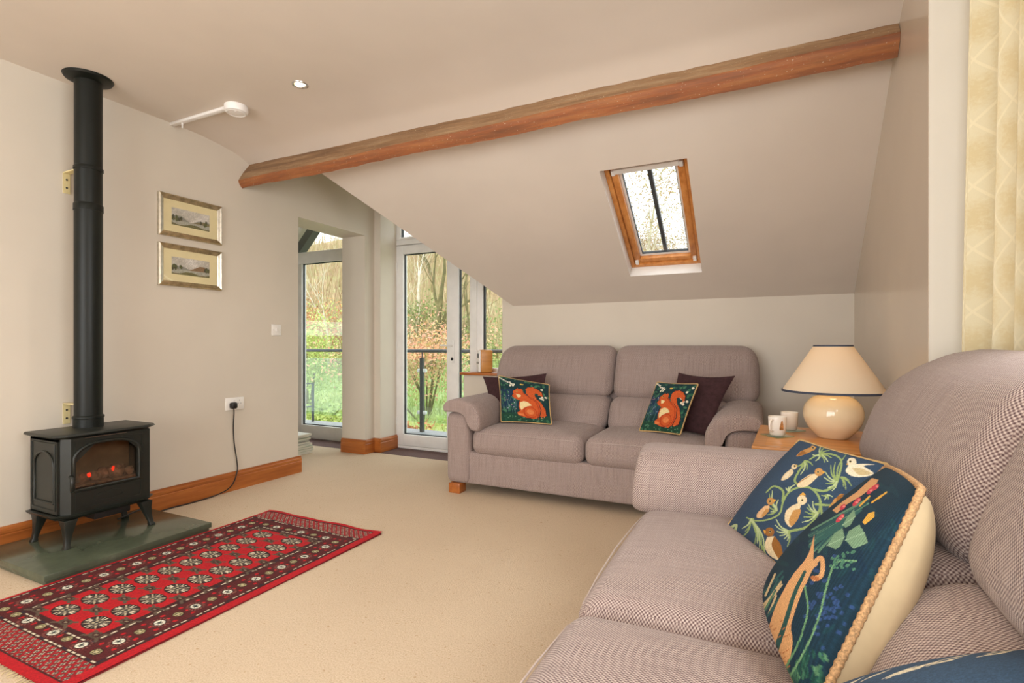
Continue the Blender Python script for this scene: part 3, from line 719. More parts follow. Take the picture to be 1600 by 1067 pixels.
def make_stove():
    cy = 1.53; z0 = 0.05
    R = empty('electric_stove', (-3.22, cy, z0)); tag(R, 'black cast iron style stove with arched glass door and glowing coals', 'stove')
    m = lambda: MB()
    T = Matrix.Translation((-3.22, cy, z0)).inverted()
    fx, bx, hw = -3.085, -3.375, 0.212       # front, back, half width
    lo, hi = 0.205, 0.585
    def foot(poly_z, zz0, zz1, name, grow0=0.0, grow1=0.0, bv=0.003):
        # plan: rectangle with chamfered corners
        def plan(g):
            a, b, w, c = fx + g, bx - g * 0.3, hw + g, 0.045
            return [(a, cy - w + c), (a, cy + w - c), (a - c, cy + w), (b, cy + w), (b, cy - w), (a - c, cy - w)]
        p0, p1 = plan(grow0), plan(grow1); n = len(p0)
        return m().add([(x, y, zz0) for x, y in p0] + [(x, y, zz1) for x, y in p1], [tuple(range(n))[::-1], tuple(range(n, 2 * n))] + [(i, (i + 1) % n, n + (i + 1) % n, n + i) for i in range(n)]).xf(T).build(name, M['stove_iron'], R, bevel=bv)
    # body shell with an arched opening in the front
    sides = [(fx - 0.03, cy + hw), (bx, cy + hw), (bx, cy - hw), (fx - 0.03, cy - hw)]
    b = m().box(bx, fx - 0.03, cy + hw - 0.01, cy + hw, lo, hi).box(bx, fx - 0.03, cy - hw, cy - hw + 0.01, lo, hi).box(bx, bx + 0.01, cy - hw, cy + hw, lo, hi)
    b.box(bx, fx - 0.03, cy - hw, cy + hw, lo, lo + 0.01).box(bx, fx - 0.03, cy - hw, cy + hw, hi - 0.01, hi)
    b.xf(T).build('body', M['stove_iron'], R)
    foot(None, 0.197, 0.21, 'plinth', 0.014, 0.022); foot(None, 0.185, 0.197, 'plinth', 0.0, 0.014)
    foot(None, hi, 0.600, 'top_plate', 0.0, 0.026, 0.002); foot(None, 0.600, 0.612, 'top_plate', 0.028, 0.022)
    # front frame: outer rectangle minus arch
    def arch(y0, y1, za, zb, r, n=10):
        pts = [(y0, za), (y1, za)]
        for i in range(n + 1):
            t = PI / 2 * i / n; pts.append((y1 - r + r * math.sin(PI / 2 - t) * 1.0 if False else y1 - r * (1 - math.cos(t)), zb - r * 0.62 + r * 0.62 * math.sin(t)))
        for i in range(n + 1):
            t = PI / 2 * (1 - i / n); pts.append((y0 + r * (1 - math.cos(t)), zb - r * 0.62 + r * 0.62 * math.sin(t)))
        return pts
    def ringmesh(outer, inner, x0, x1, name, par, mat='stove_iron', bv=0.0):
        n = len(outer); v = [(x0, *p) for p in outer] + [(x0, *p) for p in inner] + [(x1, *p) for p in outer] + [(x1, *p) for p in inner]; f = []
        for i in range(n):
            j = (i + 1) % n
            f += [(i, j, n + j, n + i), (2 * n + j, 2 * n + i, 3 * n + i, 3 * n + j), (i, 2 * n + i, 2 * n + j, j), (n + i, n + j, 3 * n + j, 3 * n + i)]
        return m().add(v, f).xf(T).build(name, M[mat], par, bevel=bv)
    ia = arch(cy - 0.150, cy + 0.140, 0.330, 0.550, 0.12, 14)
    def rect_like(pts, y0, y1, za, zb):
        n = len(pts); h = (n - 2) // 2; out = [(y0, za), (y1, za)]
        for i in range(h):
            t = i / (h - 1); out.append((y1, zb - (zb - za) * 0.5 * (1 - t) * 0.9) if t < 0.5 else (y1 - (y1 - y0) * 0.5 * (t - 0.5) * 2 * 0.9, zb))
        for i in range(h):
            t = 1 - i / (h - 1); out.append((y0, zb - (zb - za) * 0.5 * (1 - t) * 0.9) if t < 0.5 else (y0 + (y1 - y0) * 0.5 * (t - 0.5) * 2 * 0.9, zb))
        return out
    ro = rect_like(ia, cy - hw + 0.045, cy + hw - 0.012, lo, hi)
    Dr = ringmesh(ro, ia, fx - 0.022, fx, 'door', R)
    o2 = [(cy + (p[0] - cy) * 1.0 + (0.012 if p[0] > cy else -0.012), p[1] + (0.012 if p[1] > 0.4 else -0.010)) for p in ia]
    m().tube([(fx + 0.001, *p) for p in [((p[0] - cy) * 1.035 + cy, (p[1] - 0.44) * 1.045 + 0.44) for p in ia[1:] + ia[:1]]], 0.0085, n=8, closed=True).xf(T).build('arch_moulding', M['stove_iron'], Dr, smooth=True)
    m().box(fx - 0.018, fx - 0.014, cy - 0.151, cy + 0.141, 0.329, 0.551).xf(T).build('glass', M['stove_glass'], Dr)
    for y0, y1 in ((cy - 0.150, cy + 0.160),):
        ringmesh([(y0, 0.225), (y1, 0.225), (y1, 0.312), (y0, 0.312)], [(y0 + .01, 0.233), (y1 - .01, 0.233), (y1 - .01, 0.304), (y0 + .01, 0.304)], fx, fx + 0.004, 'panel_moulding', Dr)
        ov = [(cy + 0.005 + 0.075 * math.cos(2 * PI * i / 24), 0.268 + 0.026 * math.sin(2 * PI * i / 24)) for i in range(24)]
        ringmesh(ov, [(cy + 0.005 + (p[0] - cy - 0.005) * .82, 0.268 + (p[1] - 0.268) * .7) for p in ov], fx, fx + 0.003, 'oval_moulding', Dr)
    for sg in (-1, 1):   # spandrel lines
        ringmesh([(cy + .006 + sg * 0.158, 0.46), (cy + .006 + sg * 0.158, 0.568), (cy + .006 + sg * 0.05, 0.568)], [(cy + .006 + sg * 0.152, 0.50), (cy + .006 + sg * 0.152, 0.562), (cy + .006 + sg * 0.09, 0.562)], fx, fx + 0.003, 'spandrel_moulding', Dr)
    # angled corner stile with the handle
    m().add([(fx - 0.045, cy - hw, lo), (fx, cy - hw + 0.045, lo), (fx, cy - hw + 0.045, hi), (fx - 0.045, cy - hw, hi), (fx - 0.05, cy - hw + 0.04, lo), (fx - 0.05, cy - hw + 0.04, hi)], [(0, 1, 2, 3), (0, 4, 1), (3, 2, 5), (1, 4, 5, 2), (0, 3, 5, 4)]).xf(T).build('corner_stile', M['stove_iron'], R)
    m().add([(fx - 0.012, cy + hw - 0.012, lo), (fx, cy + hw - 0.012, lo), (fx, cy + hw - 0.012, hi), (fx - 0.03, cy + hw, lo), (fx - 0.03, cy + hw, hi), (fx - 0.012, cy + hw - 0.012, hi)], [(0, 1, 3), (1, 3, 4, 2), (5, 2, 4), (0, 3, 4, 5), (0, 1, 2, 5)]).xf(T).build('corner_stile', M['stove_iron'], R)
    m().tube([(fx + 0.002, cy - 0.172, 0.40), (fx + 0.022, cy - 0.172, 0.395), (fx + 0.026, cy - 0.172, 0.37), (fx + 0.020, cy - 0.172, 0.33), (fx + 0.014, cy - 0.172, 0.325)], [0.007, 0.009, 0.010, 0.008, 0.005], n=10).xf(T).build('handle', M['stove_iron'], Dr, smooth=True)
    # left side panel: arched recess moulding
    sd = []
    for i in range(13):
        t = PI * i / 12; sd.append((-3.235 + 0.095 * math.cos(t), 0.45 + 0.07 * math.sin(t)))
    sd = [(-3.14, 0.27)] + sd + [(-3.33, 0.27)]
    path = [(p[0], cy - hw - 0.002, p[1]) for p in sd] + [(sd[0][0], cy - hw - 0.002, sd[0][1])]
    m().tube(path, 0.006, n=8).xf(T).build('side_moulding', M['stove_iron'], R, smooth=True)
    fr_ = [(-3.355, 0.235), (-3.13, 0.235), (-3.13, 0.565), (-3.355, 0.565)]
    m().tube([(p[0], cy - hw - 0.001, p[1]) for p in fr_ + fr_[:1]], 0.004, n=8).xf(T).build('side_moulding', M['stove_iron'], R)
    m().box(fx - 0.006, fx + 0.0245, cy - 0.12, cy + 0.07, 0.5855, 0.588).xf(T).build('vent_strip', M['chrome'], R)
    # legs
    for (lx, ly, ox, oy) in ((fx - 0.015, cy - hw + 0.04, 0.03, -0.02), (fx - 0.015, cy + hw - 0.035, 0.03, 0.025), (bx + 0.03, cy - hw + 0.03, -0.0, -0.03), (bx + 0.03, cy + hw - 0.03, -0.0, 0.03)):
        v = []
        for (t, wd) in ((0, 0.030), (0.25, 0.022), (0.6, 0.014), (0.88, 0.011), (0.93, 0.014), (1.0, 0.015)):
            z = 0.187 - t * (0.187 - z0); q = t ** 1.2; v.append([(lx + ox * q + sx * wd, ly + oy * q + sy * wd, z) for sx, sy in ((-1, -1), (1, -1), (1, 1), (-1, 1))])
        vs_ = [p for r_ in v for p in r_]; f = [(0, 1, 2, 3), tuple(range(len(vs_) - 4, len(vs_)))]
        for i in range(len(v) - 1): f += [(4 * i + k, 4 * i + (k + 1) % 4, 4 * i + 4 + (k + 1) % 4, 4 * i + 4 + k) for k in range(4)]
        m().add(vs_, f).xf(T).build('leg', M['stove_iron'], R, bevel=0.003)
    m().box(-3.30, -3.12, cy - 0.05, cy + 0.12, 0.145, 0.186).xf(T).build('heater_unit', M['black_plastic'], R, bevel=0.003)
    # inside: back plate and coal bed
    m().box(bx + 0.10, bx + 0.105, cy - 0.19, cy + 0.19, 0.25, 0.56).xf(T).build('fire_back', M['stove_inner'], R)
    m().box(bx + 0.10, fx - 0.03, cy - 0.19, cy + 0.19, 0.325, 0.34).xf(T).build('fire_bed', M['coal'], R)
    rnd = random.Random(11)
    spots = [(-0.085, 0.030), (-0.03, 0.028), (0.02, 0.036), (0.06, 0.042), (0.10, 0.034), (-0.11, 0.022), (0.0, 0.024), (0.125, 0.026), (-0.06, 0.020)]
    for i, (yy, r_) in enumerate(spots):
        bmq = bmesh.new(); bmesh.ops.create_icosphere(bmq, subdivisions=2, radius=r_)
        for q in bmq.verts: q.co *= 1 + rnd.uniform(-0.18, 0.18)
        meq = bpy.data.meshes.new('coal'); bmq.to_mesh(meq); bmq.free()
        oc = link('coal', meq, M['coal'], R); oc.location = Vector((-3.16 + rnd.uniform(-0.03, 0.02), cy + yy, 0.345 + r_ * 0.6)) - Vector(R.location)
    for yy, zz in ((-0.075, 0.385), (0.035, 0.395), (0.05, 0.385)):
        bmq = bmesh.new(); bmesh.ops.create_icosphere(bmq, subdivisions=2, radius=0.008)
        for q in bmq.verts: q.co *= 1 + rnd.uniform(-0.3, 0.3)
        meq = bpy.data.meshes.new('ember'); bmq.to_mesh(meq); bmq.free()
        oc = link('ember', meq, M['red_ember'], R); oc.location = Vector((-3.118, cy + yy, zz)) - Vector(R.location); oc.scale = (0.8, 1, 1.6)
    return R
make_stove()
FL = empty('flue_pipe', (-3.285, 1.53, 0.612)); tag(FL, 'tall black flue pipe rising from the stove to the ceiling', 'flue')
r = 0.0625
def flp(prof, nm): return MB().lathe([(0.0, prof[0][1])] + prof + [(0.0, prof[-1][1])], n=40).build(nm, M['flue_enamel'], FL, auto=0.6)
flp([(r + .004, 0.0), (r + .004, 0.045), (r + .007, 0.048), (r + .007, 0.058), (r, 0.064)], 'collar')
flp([(r, 0.06), (r, 1.20)], 'pipe_section'); flp([(r + .003, 1.165), (r + .003, 1.198), (r - .001, 1.205)], 'joint_band')
flp([(r - .001, 1.20), (r - .001, 1.39)], 'pipe_section'); flp([(r + .003, 1.385), (r + .003, 1.40), (r, 1.405)], 'joint_band')
flp([(r - .001, 1.40), (r - .001, 1.886)], 'pipe_section'); flp([(0.064, 1.862), (0.105, 1.876), (0.112, 1.8875)], 'ceiling_flange')
for z in (1.89, 0.62):
    b = MB().box(XL + 0.0005, XL + 0.006, 1.49, 1.522, z, z + 0.115).box(XL, XL + 0.111, 1.49, 1.522, z + 0.109, z + 0.115)
    B = empty('pipe_bracket', (XL, 1.506, z)); b.xf(Matrix.Translation((-XL, -1.506, -z))).build('strap', M['brass_paint'], B)
    for dz in (0.03, 0.075): MB().cyl((0.006, 0, dz), (0.009, 0, dz), 0.005, n=10).build('screw', M['gasket'], B)
    tag(B, 'pale brass angle bracket on the wall ' + ('high behind the flue pipe' if z > 1 else 'just above the stove top'), 'bracket', 'flue brackets')

# ------------------------------------------------------------------ left wall fittings
def socket():
    R = empty('wall_socket', (XL, 2.518, 0.628)); tag(R, 'white double plug socket on the wall beside the stove', 'socket')
    MB().box(0.0005, 0.010, -0.073, 0.073, -0.045, 0.045).build('plate', M['switch_white'], R, bevel=0.003)
    for y in (-0.012, 0.012): MB().box(0.010, 0.014, y - 0.008, y + 0.008, 0.006, 0.03).build('rocker', M['alarm_white'], R, bevel=0.002)
    for (y, z, w_, h_) in ((0.036, 0.022, .003, .010), (0.026, 0.0, .008, .003), (0.046, 0.0, .008, .003)):
        MB().box(0.0098, 0.0104, y - w_ / 2, y + w_ / 2, z - h_ / 2, z + h_ / 2).build('pin_hole', M['black_plastic'], R)
    P = empty('power_cable', (XL, 2.49, 0.618)); tag(P, 'black plug and cable running from the wall socket to the stove', 'cable')
    V, Fc = rbox(0.032, 0, 0, 0.040, 0.046, 0.046, 0.012, seg=3, mid=3); MB().add(V, Fc).build('plug', M['black_plastic'], P, smooth=True)
    pts = spline([(0.035, 0, -0.02), (0.036, 0.0, -0.06), (0.03, 0.0, -0.16), (0.026, 0.01, -0.28), (0.028, 0.028, -0.40), (0.030, 0.03, -0.48), (0.04, -0.02, -0.57), (0.045, -0.12, -0.605), (0.05, -0.30, -0.612), (0.04, -0.44, -0.612), (0.05, -0.54, -0.612), (0.06, -0.577, -0.608), (0.08, -0.61, -0.556), (0.14, -0.80, -0.562)], 8)
    MB().tube(pts, 0.0042, n=8).build('cord', M['black_plastic'], P, smooth=True)
    S_ = empty('light_switch', (XL, 2.878, 1.174)); tag(S_, 'white light switch on the wall beside the opening', 'switch')
    MB().box(0.0005, 0.009, -0.044, 0.044, -0.044, 0.044).build('plate', M['switch_white'], S_, bevel=0.003); MB().box(0.009, 0.014, -0.009, 0.009, -0.014, 0.014).build('rocker', M['alarm_white'], S_, bevel=0.002)
    for y in (-0.03, 0.03): MB().cyl((0.009, y, 0), (0.0098, y, 0), 0.003, n=8).build('screw', M['chrome'], S_)
socket()

def picture(zc, seed, label):
    w_, h_ = 0.428, 0.272; cyy = 2.197
    R = empty('framed_picture', (XL, cyy, zc)); tag(R, label, 'picture', 'framed watercolours')
    fw_ = 0.032
    def side(a, b, nm):   # mitred moulding from a to b in (y,z), inner corner offset
        (y0, z0_), (y1, z1_) = a, b
        ins = lambda y, z: (y * (1 - 2 * fw_ / w_), z * (1 - 2 * fw_ / h_))
        i0, i1 = ins(y0, z0_), ins(y1, z1_); mid = lambda p, q, t: (p[0] + (q[0] - p[0]) * t, p[1] + (q[1] - p[1]) * t)
        v = []
        for (p, q) in ((a, i0), (b, i1)):
            v += [(0.001, *p), (0.02, *p), (0.026, *mid(p, q, .25)), (0.020, *mid(p, q, .55)), (0.017, *mid(p, q, .8)), (0.013, *q), (0.001, *q)]
        k = 7; f = [(i, (i + 1) % k, k + (i + 1) % k, k + i) for i in range(k)] + [tuple(range(k)), tuple(range(k, 2 * k))[::-1]]
        MB().add(v, f).build(nm, M['silver_gilt'] if abs(y1 - y0) > 0.1 else M['silver_edge'], R)
    c4 = [(-w_ / 2, -h_ / 2), (w_ / 2, -h_ / 2), (w_ / 2, h_ / 2), (-w_ / 2, h_ / 2)]
    for i in range(4): side(c4[i], c4[(i + 1) % 4], 'frame_side')
    MB().box(0.001, 0.008, -w_ / 2 + fw_ - .002, w_ / 2 - fw_ + .002, -h_ / 2 + fw_ - .002, h_ / 2 - fw_ + .002).build('mount', M['mount_cream'], R)
    MB().box(0.0105, 0.0115, -w_ / 2 + fw_ - .002, w_ / 2 - fw_ + .002, -h_ / 2 + fw_ - .002, h_ / 2 - fw_ + .002).build('glass', M['picture_glass'], R)
    C = Canvas(90, 36, 1, 0.4, (214, 208, 196)); X, Y = C.X, C.Y; rnd = np.random.default_rng(seed)
    cl = np.zeros_like(X)
    for k in range(6): cl += np.sin(X * (6 + 5 * k) + rnd.uniform(0, 6)) * np.sin(Y * (9 + 6 * k) + rnd.uniform(0, 6)) / (k + 1)
    C.c += (cl * 14)[..., None] * np.array([1, 1, 1.15])
    ph = rnd.uniform(0, 6, 4)
    h1 = 0.20 + 0.05 * np.sin(X * 5 + ph[0]) + 0.03 * np.sin(X * 13 + ph[1]); C.put(Y < h1, (150, 150, 138))
    h2 = 0.15 + 0.04 * np.sin(X * 7 + ph[2]) + (0.06 * np.exp(-((X - .8) / .18) ** 2) if seed > 1 else 0); C.put(Y < h2, (138, 128, 92) if seed < 2 else (146, 116, 84))
    C.put((Y < 0.12) & (Y > 0.03), (182, 180, 164)); C.put((Y < 0.05 + 0.03 * np.sin(X * 9 + ph[3])), (120, 116, 74))
    for k in range(14):
        x_ = rnd.uniform(0.0, 0.25) if k < 8 else rnd.uniform(0.75, 1.0); C.ell(x_, 0.12 + rnd.uniform(0, .08), 0.03, 0.045, (96, 100, 60) if k % 2 else (78, 78, 56))
    C.speck(0.25)
    P = np.zeros((36, 90, 3)); P[..., 0] = 0.0088; P[..., 1] = -0.128 + X * 0.256; P[..., 2] = -0.056 + Y * 0.28
    link('painting', grid_mesh('painting', P, C.lin()), M['print'], R)
picture(1.896, 1, 'silver framed landscape watercolour with green trees, the upper of the pair')
picture(1.575, 2, 'silver framed lake and mountain watercolour, the lower of the pair')

# ceiling fittings
R = empty('smoke_alarm', (-2.86, 2.095, ZC)); tag(R, 'round white ceiling alarm with white conduit running to the wall', 'alarm')
MB().lathe([(0, 0), (0.062, 0), (0.066, -0.004), (0.066, -0.028), (0.061, -0.040), (0.050, -0.044), (0, -0.045)], n=40).build('housing', M['alarm_white'], R, auto=0.5)
MB().lathe([(0.048, -0.0445), (0.050, -0.047), (0.052, -0.0445)], n=32).build('grille_ring', M['switch_white'], R); MB().cyl((0.02, -0.02, -0.0445), (0.02, -0.02, -0.048), 0.005).build('test_button', M['switch_white'], R)
MB().box(XL + 0.001 + 2.86, -0.05, -0.015 - 0.02, 0.015 - 0.02, -0.020, -0.001).build('conduit', M['alarm_white'], R, bevel=0.004)
hk = MB().cyl((-0.49, -0.02, -0.02), (-0.49, -0.02, -0.030), 0.006).box(-0.494, -0.486, -0.023, -0.017, -0.052, -0.030); hk.build('clip', M['alarm_white'], R)

def downlight(x, y, i):
    R = empty('downlight', (x, y, ZC)); tag(R, 'small round recessed downlight in the ceiling near the white alarm' if i == 0 else 'round recessed ceiling downlight further back in the room', 'downlight', 'ceiling downlights')
    MB().lathe([(0.030, -0.001), (0.030, -0.003), (0.036, -0.006), (0.043, -0.004), (0.044, -0.0005)], n=28).build('bezel', M['chrome'], R, auto=0.6)
    MB().lathe([(0, -0.0015), (0.030, -0.0015)], n=24).build('lamp_glass', M['bulb'], R)
    l = bpy.data.lights.new('downlight_lamp', 'SPOT'); l.energy = 22; l.spot_size = 2.2; l.spot_blend = 0.8; l.shadow_soft_size = 0.03; l.color = (1, 0.93, 0.85)
    o = bpy.data.objects.new('downlight_lamp', l); COL.objects.link(o); o.location = (0, 0, -0.012); o.parent = R
for i, (x, y) in enumerate([(-2.306, 2.077), (-2.306, 0.3), (-0.6, 0.3), (-2.306, -1.5), (-0.6, -1.5)]): downlight(x, y, i)

# ------------------------------------------------------------------ sofas
SOFA_W = 2.05
def make_sofa(loc, rz, label, slump=0.0):
    R = empty('sofa', loc, rz); tag(R, label, 'sofa', 'two matching sofas')
    wv = M['weave']; Wd = SOFA_W
    soft('base', wv, R, Wd / 2, 0.47, 0.185, Wd - 0.10, 0.86, 0.23, 0.02, seg=3, mid=4)
    soft('back_panel', wv, R, Wd / 2, 0.885, 0.50, Wd - 0.08, 0.11, 0.82, 0.04, tilt=0.04, seg=3, mid=5)
    for k in (0, 1):
        cx = Wd / 2 + (-0.4125 if k == 0 else 0.4125)
        sc = soft('seat_cushion', wv, R, cx, 0.345, 0.375, 0.818, 0.66, 0.175, 0.062, bulge=(0, 0.012, 0.03), seg=5, mid=9)
        # piped seam round the top front edge of the cushion
        pz = 0.437
        MB().tube([(cx - 0.36, 0.024, pz), (cx - 0.2, 0.016, pz + 0.004), (cx, 0.012, pz + 0.006), (cx + 0.2, 0.016, pz + 0.004), (cx + 0.36, 0.024, pz)], 0.0022, n=6).build('seam', wv, sc, smooth=True)
        cl = Wd / 2 + (-0.42 if k == 0 else 0.42)
        soft('lumbar_cushion', wv, R, cl, 0.700, 0.545, 0.835, 0.25, 0.255, 0.08, bulge=(0, 0.035, 0.0), tilt=0.55, seg=5, mid=9)
        ch = Wd / 2 + (-0.507 if k == 0 else 0.507)
        sg = -1 if k == 0 else 1
        def wp(q, u, sg=sg):
            # outer shoulder slopes in towards the top, cushion sags in the middle
            if u[0] * sg > 0: q[0] -= sg * 0.045 * max(0, u[2]) ** 2 * abs(u[0])
            if sg < 0: q[2] -= slump * max(0, u[2]) * (0.10 * max(0, -u[0] - 0.1) ** 2)
            q[2] -= slump * 0.022 * max(0, u[2]) * (0.5 + 0.5 * u[0])
            q[2] -= 0.012 * max(0, u[2]) * (1 - min(1, abs(u[0] * sg - 0.1)) ) * 0.6
            return q
        hr = soft('headrest', wv, R, ch, 0.848, 0.850, 1.012, 0.18, 0.39, 0.08, bulge=(0.0, 0.035, 0.012), tilt=0.38, seg=5, mid=9, warp=wp)
    prof = [(0.0, 0.572), (-0.008, 0.60), (0.0, 0.635), (0.03, 0.66), (0.10, 0.672), (0.18, 0.664), (0.245, 0.63), (0.285, 0.575), (0.298, 0.515), (0.290, 0.468), (0.262, 0.448), (0.222, 0.455), (0.200, 0.49), (0.185, 0.535), (0.15, 0.565), (0.08, 0.574)]
    cxp, czp = 0.16, 0.57
    for k in (0, 1):
        fx = (lambda x: x) if k == 0 else (lambda x: Wd - x)
        arm = soft('arm', wv, R, fx(0.095), 0.445, 0.322, 0.19, 0.87, 0.505, 0.05, seg=4, mid=4)
        v = []; f = []; n = len(prof)
        ph = spline(prof + prof[:1], 3)[:-1]; n = len(ph)
        secs = [(-0.012, 0.55), (-0.012, 0.72), (-0.004, 0.86), (0.014, 0.95), (0.045, 1.0), (0.2, 1.0), (0.5, 1.01), (0.74, 1.0), (0.80, 0.93), (0.82, 0.8)]
        for (y, s_) in secs:
            # the pad is a bent slab: shrink towards its own centre line
            for (x, z) in ph:
                t = min(1, max(0, (x - 0.0) / 0.298)); mx = 0.02 + 0.235 * t; mz = 0.625 - 0.155 * t ** 2.2
                v.append((fx(mx + (x - mx) * s_), y, mz + (z - mz) * s_ + 0.012 * y))
        for i in range(len(secs) - 1): f += [(i * n + j, i * n + (j + 1) % n, (i + 1) * n + (j + 1) % n, (i + 1) * n + j) for j in range(n)]
        f += [tuple(range(n)), tuple(range((len(secs) - 1) * n, len(secs) * n))[::-1]]
        box_uv(MB().add(v, f).build('arm_pad', wv, arm, smooth=True, auto=2.0))
    for x in (0.075, Wd - 0.075):
        for y in (0.055, 0.86): MB().box(x - 0.045, x + 0.045, y - 0.045, y + 0.045, 0.0, 0.071).build('foot', M['pine'], R, bevel=0.003)
    return R
make_sofa((-2.045, 3.13, 0), 0.0, 'mauve-grey woven sofa under the roof window with squirrel cushions')
make_sofa((-0.405, 2.152, 0), -PI / 2, 'mauve-grey woven sofa with bird cushions in front of the patterned curtain', 1.0)

# ------------------------------------------------------------------ cushions
def cushion(name, label, BL, BR, TR, TL, canvas, tf, tb, front, back, pipe, pr=0.005, k=0.05, group=None, rope=False, power=0.5, dent=0.0):
    BL, BR, TR, TL = [np.array(p, float) for p in (BL, BR, TR, TL)]
    cen = (BL + BR + TR + TL) / 4
    nrm = np.cross((BR - BL) + (TR - TL), (TL - BL) + (TR - BR)); nrm /= np.linalg.norm(nrm)
    def surf(u, v, side):
        a, b = 2 * u - 1, 2 * v - 1
        uu = 0.5 + a / 2 * (1 - k * (1 - b ** 2) ** 1.0); vv = 0.5 + b / 2 * (1 - k * (1 - a ** 2) ** 1.0)
        P = (BL * ((1 - uu) * (1 - vv))[..., None] + BR * (uu * (1 - vv))[..., None] + TR * (uu * vv)[..., None] + TL * ((1 - uu) * vv)[..., None])
        g = np.clip((1 - a ** 2) * (1 - b ** 2), 0, 1) ** power
        t = tf * g * (1 - dent * b) if side > 0 else -tb * g
        return P + nrm * t[..., None]
    R = empty(name, tuple(cen)); tag(R, label, 'cushion', group)
    if callable(canvas):     # embroidery laid out from where its motifs fall on the panel
        nn = 280; U, V = np.meshgrid(np.linspace(0, 1, nn), np.linspace(0, 1, nn)); Q = surf(U, V, 1)
        dpt = -Q[..., 0] * math.sin(YAW) + Q[..., 1] * math.cos(YAW); rgt = Q[..., 0] * math.cos(YAW) + Q[..., 1] * math.sin(YAW)
        canvas = canvas(800 + F_PX * rgt / dpt, 540 - F_PX * (Q[..., 2] - CAM_H) / dpt)
    nx = canvas.c.shape[1] if canvas is not None else 40; ny = canvas.c.shape[0] if canvas is not None else 40
    U, V = np.meshgrid(np.linspace(0, 1, nx), np.linspace(0, 1, ny))
    link('front_panel', grid_mesh('front_panel', surf(U, V, 1) - cen, canvas.lin() if canvas is not None else None), M[front], R)
    U, V = np.meshgrid(np.linspace(1, 0, 40), np.linspace(0, 1, 40)); link('back_panel', grid_mesh('back_panel', surf(U, V, -1) - cen), M[back], R)
    if pipe:
        n = 60; e = np.linspace(0, 1, n, endpoint=False); z = np.zeros(n)
        u = np.concatenate([e, z + 1, 1 - e, z]); v = np.concatenate([z, e, z + 1, 1 - e])
        # round the corners of the piping
        pts = surf(u, v, 1) - cen
        for _ in range(2): pts = (np.roll(pts, 1, 0) + pts * 2 + np.roll(pts, -1, 0)) / 4
        rr = [pr * (1 + (0.16 if (i % 2) else -0.1) * rope) for i in range(len(pts))]
        MB().tube([Vector(p) for p in pts], rr, n=8, closed=True).build('piping', M[pipe], R, smooth=True)
    return R

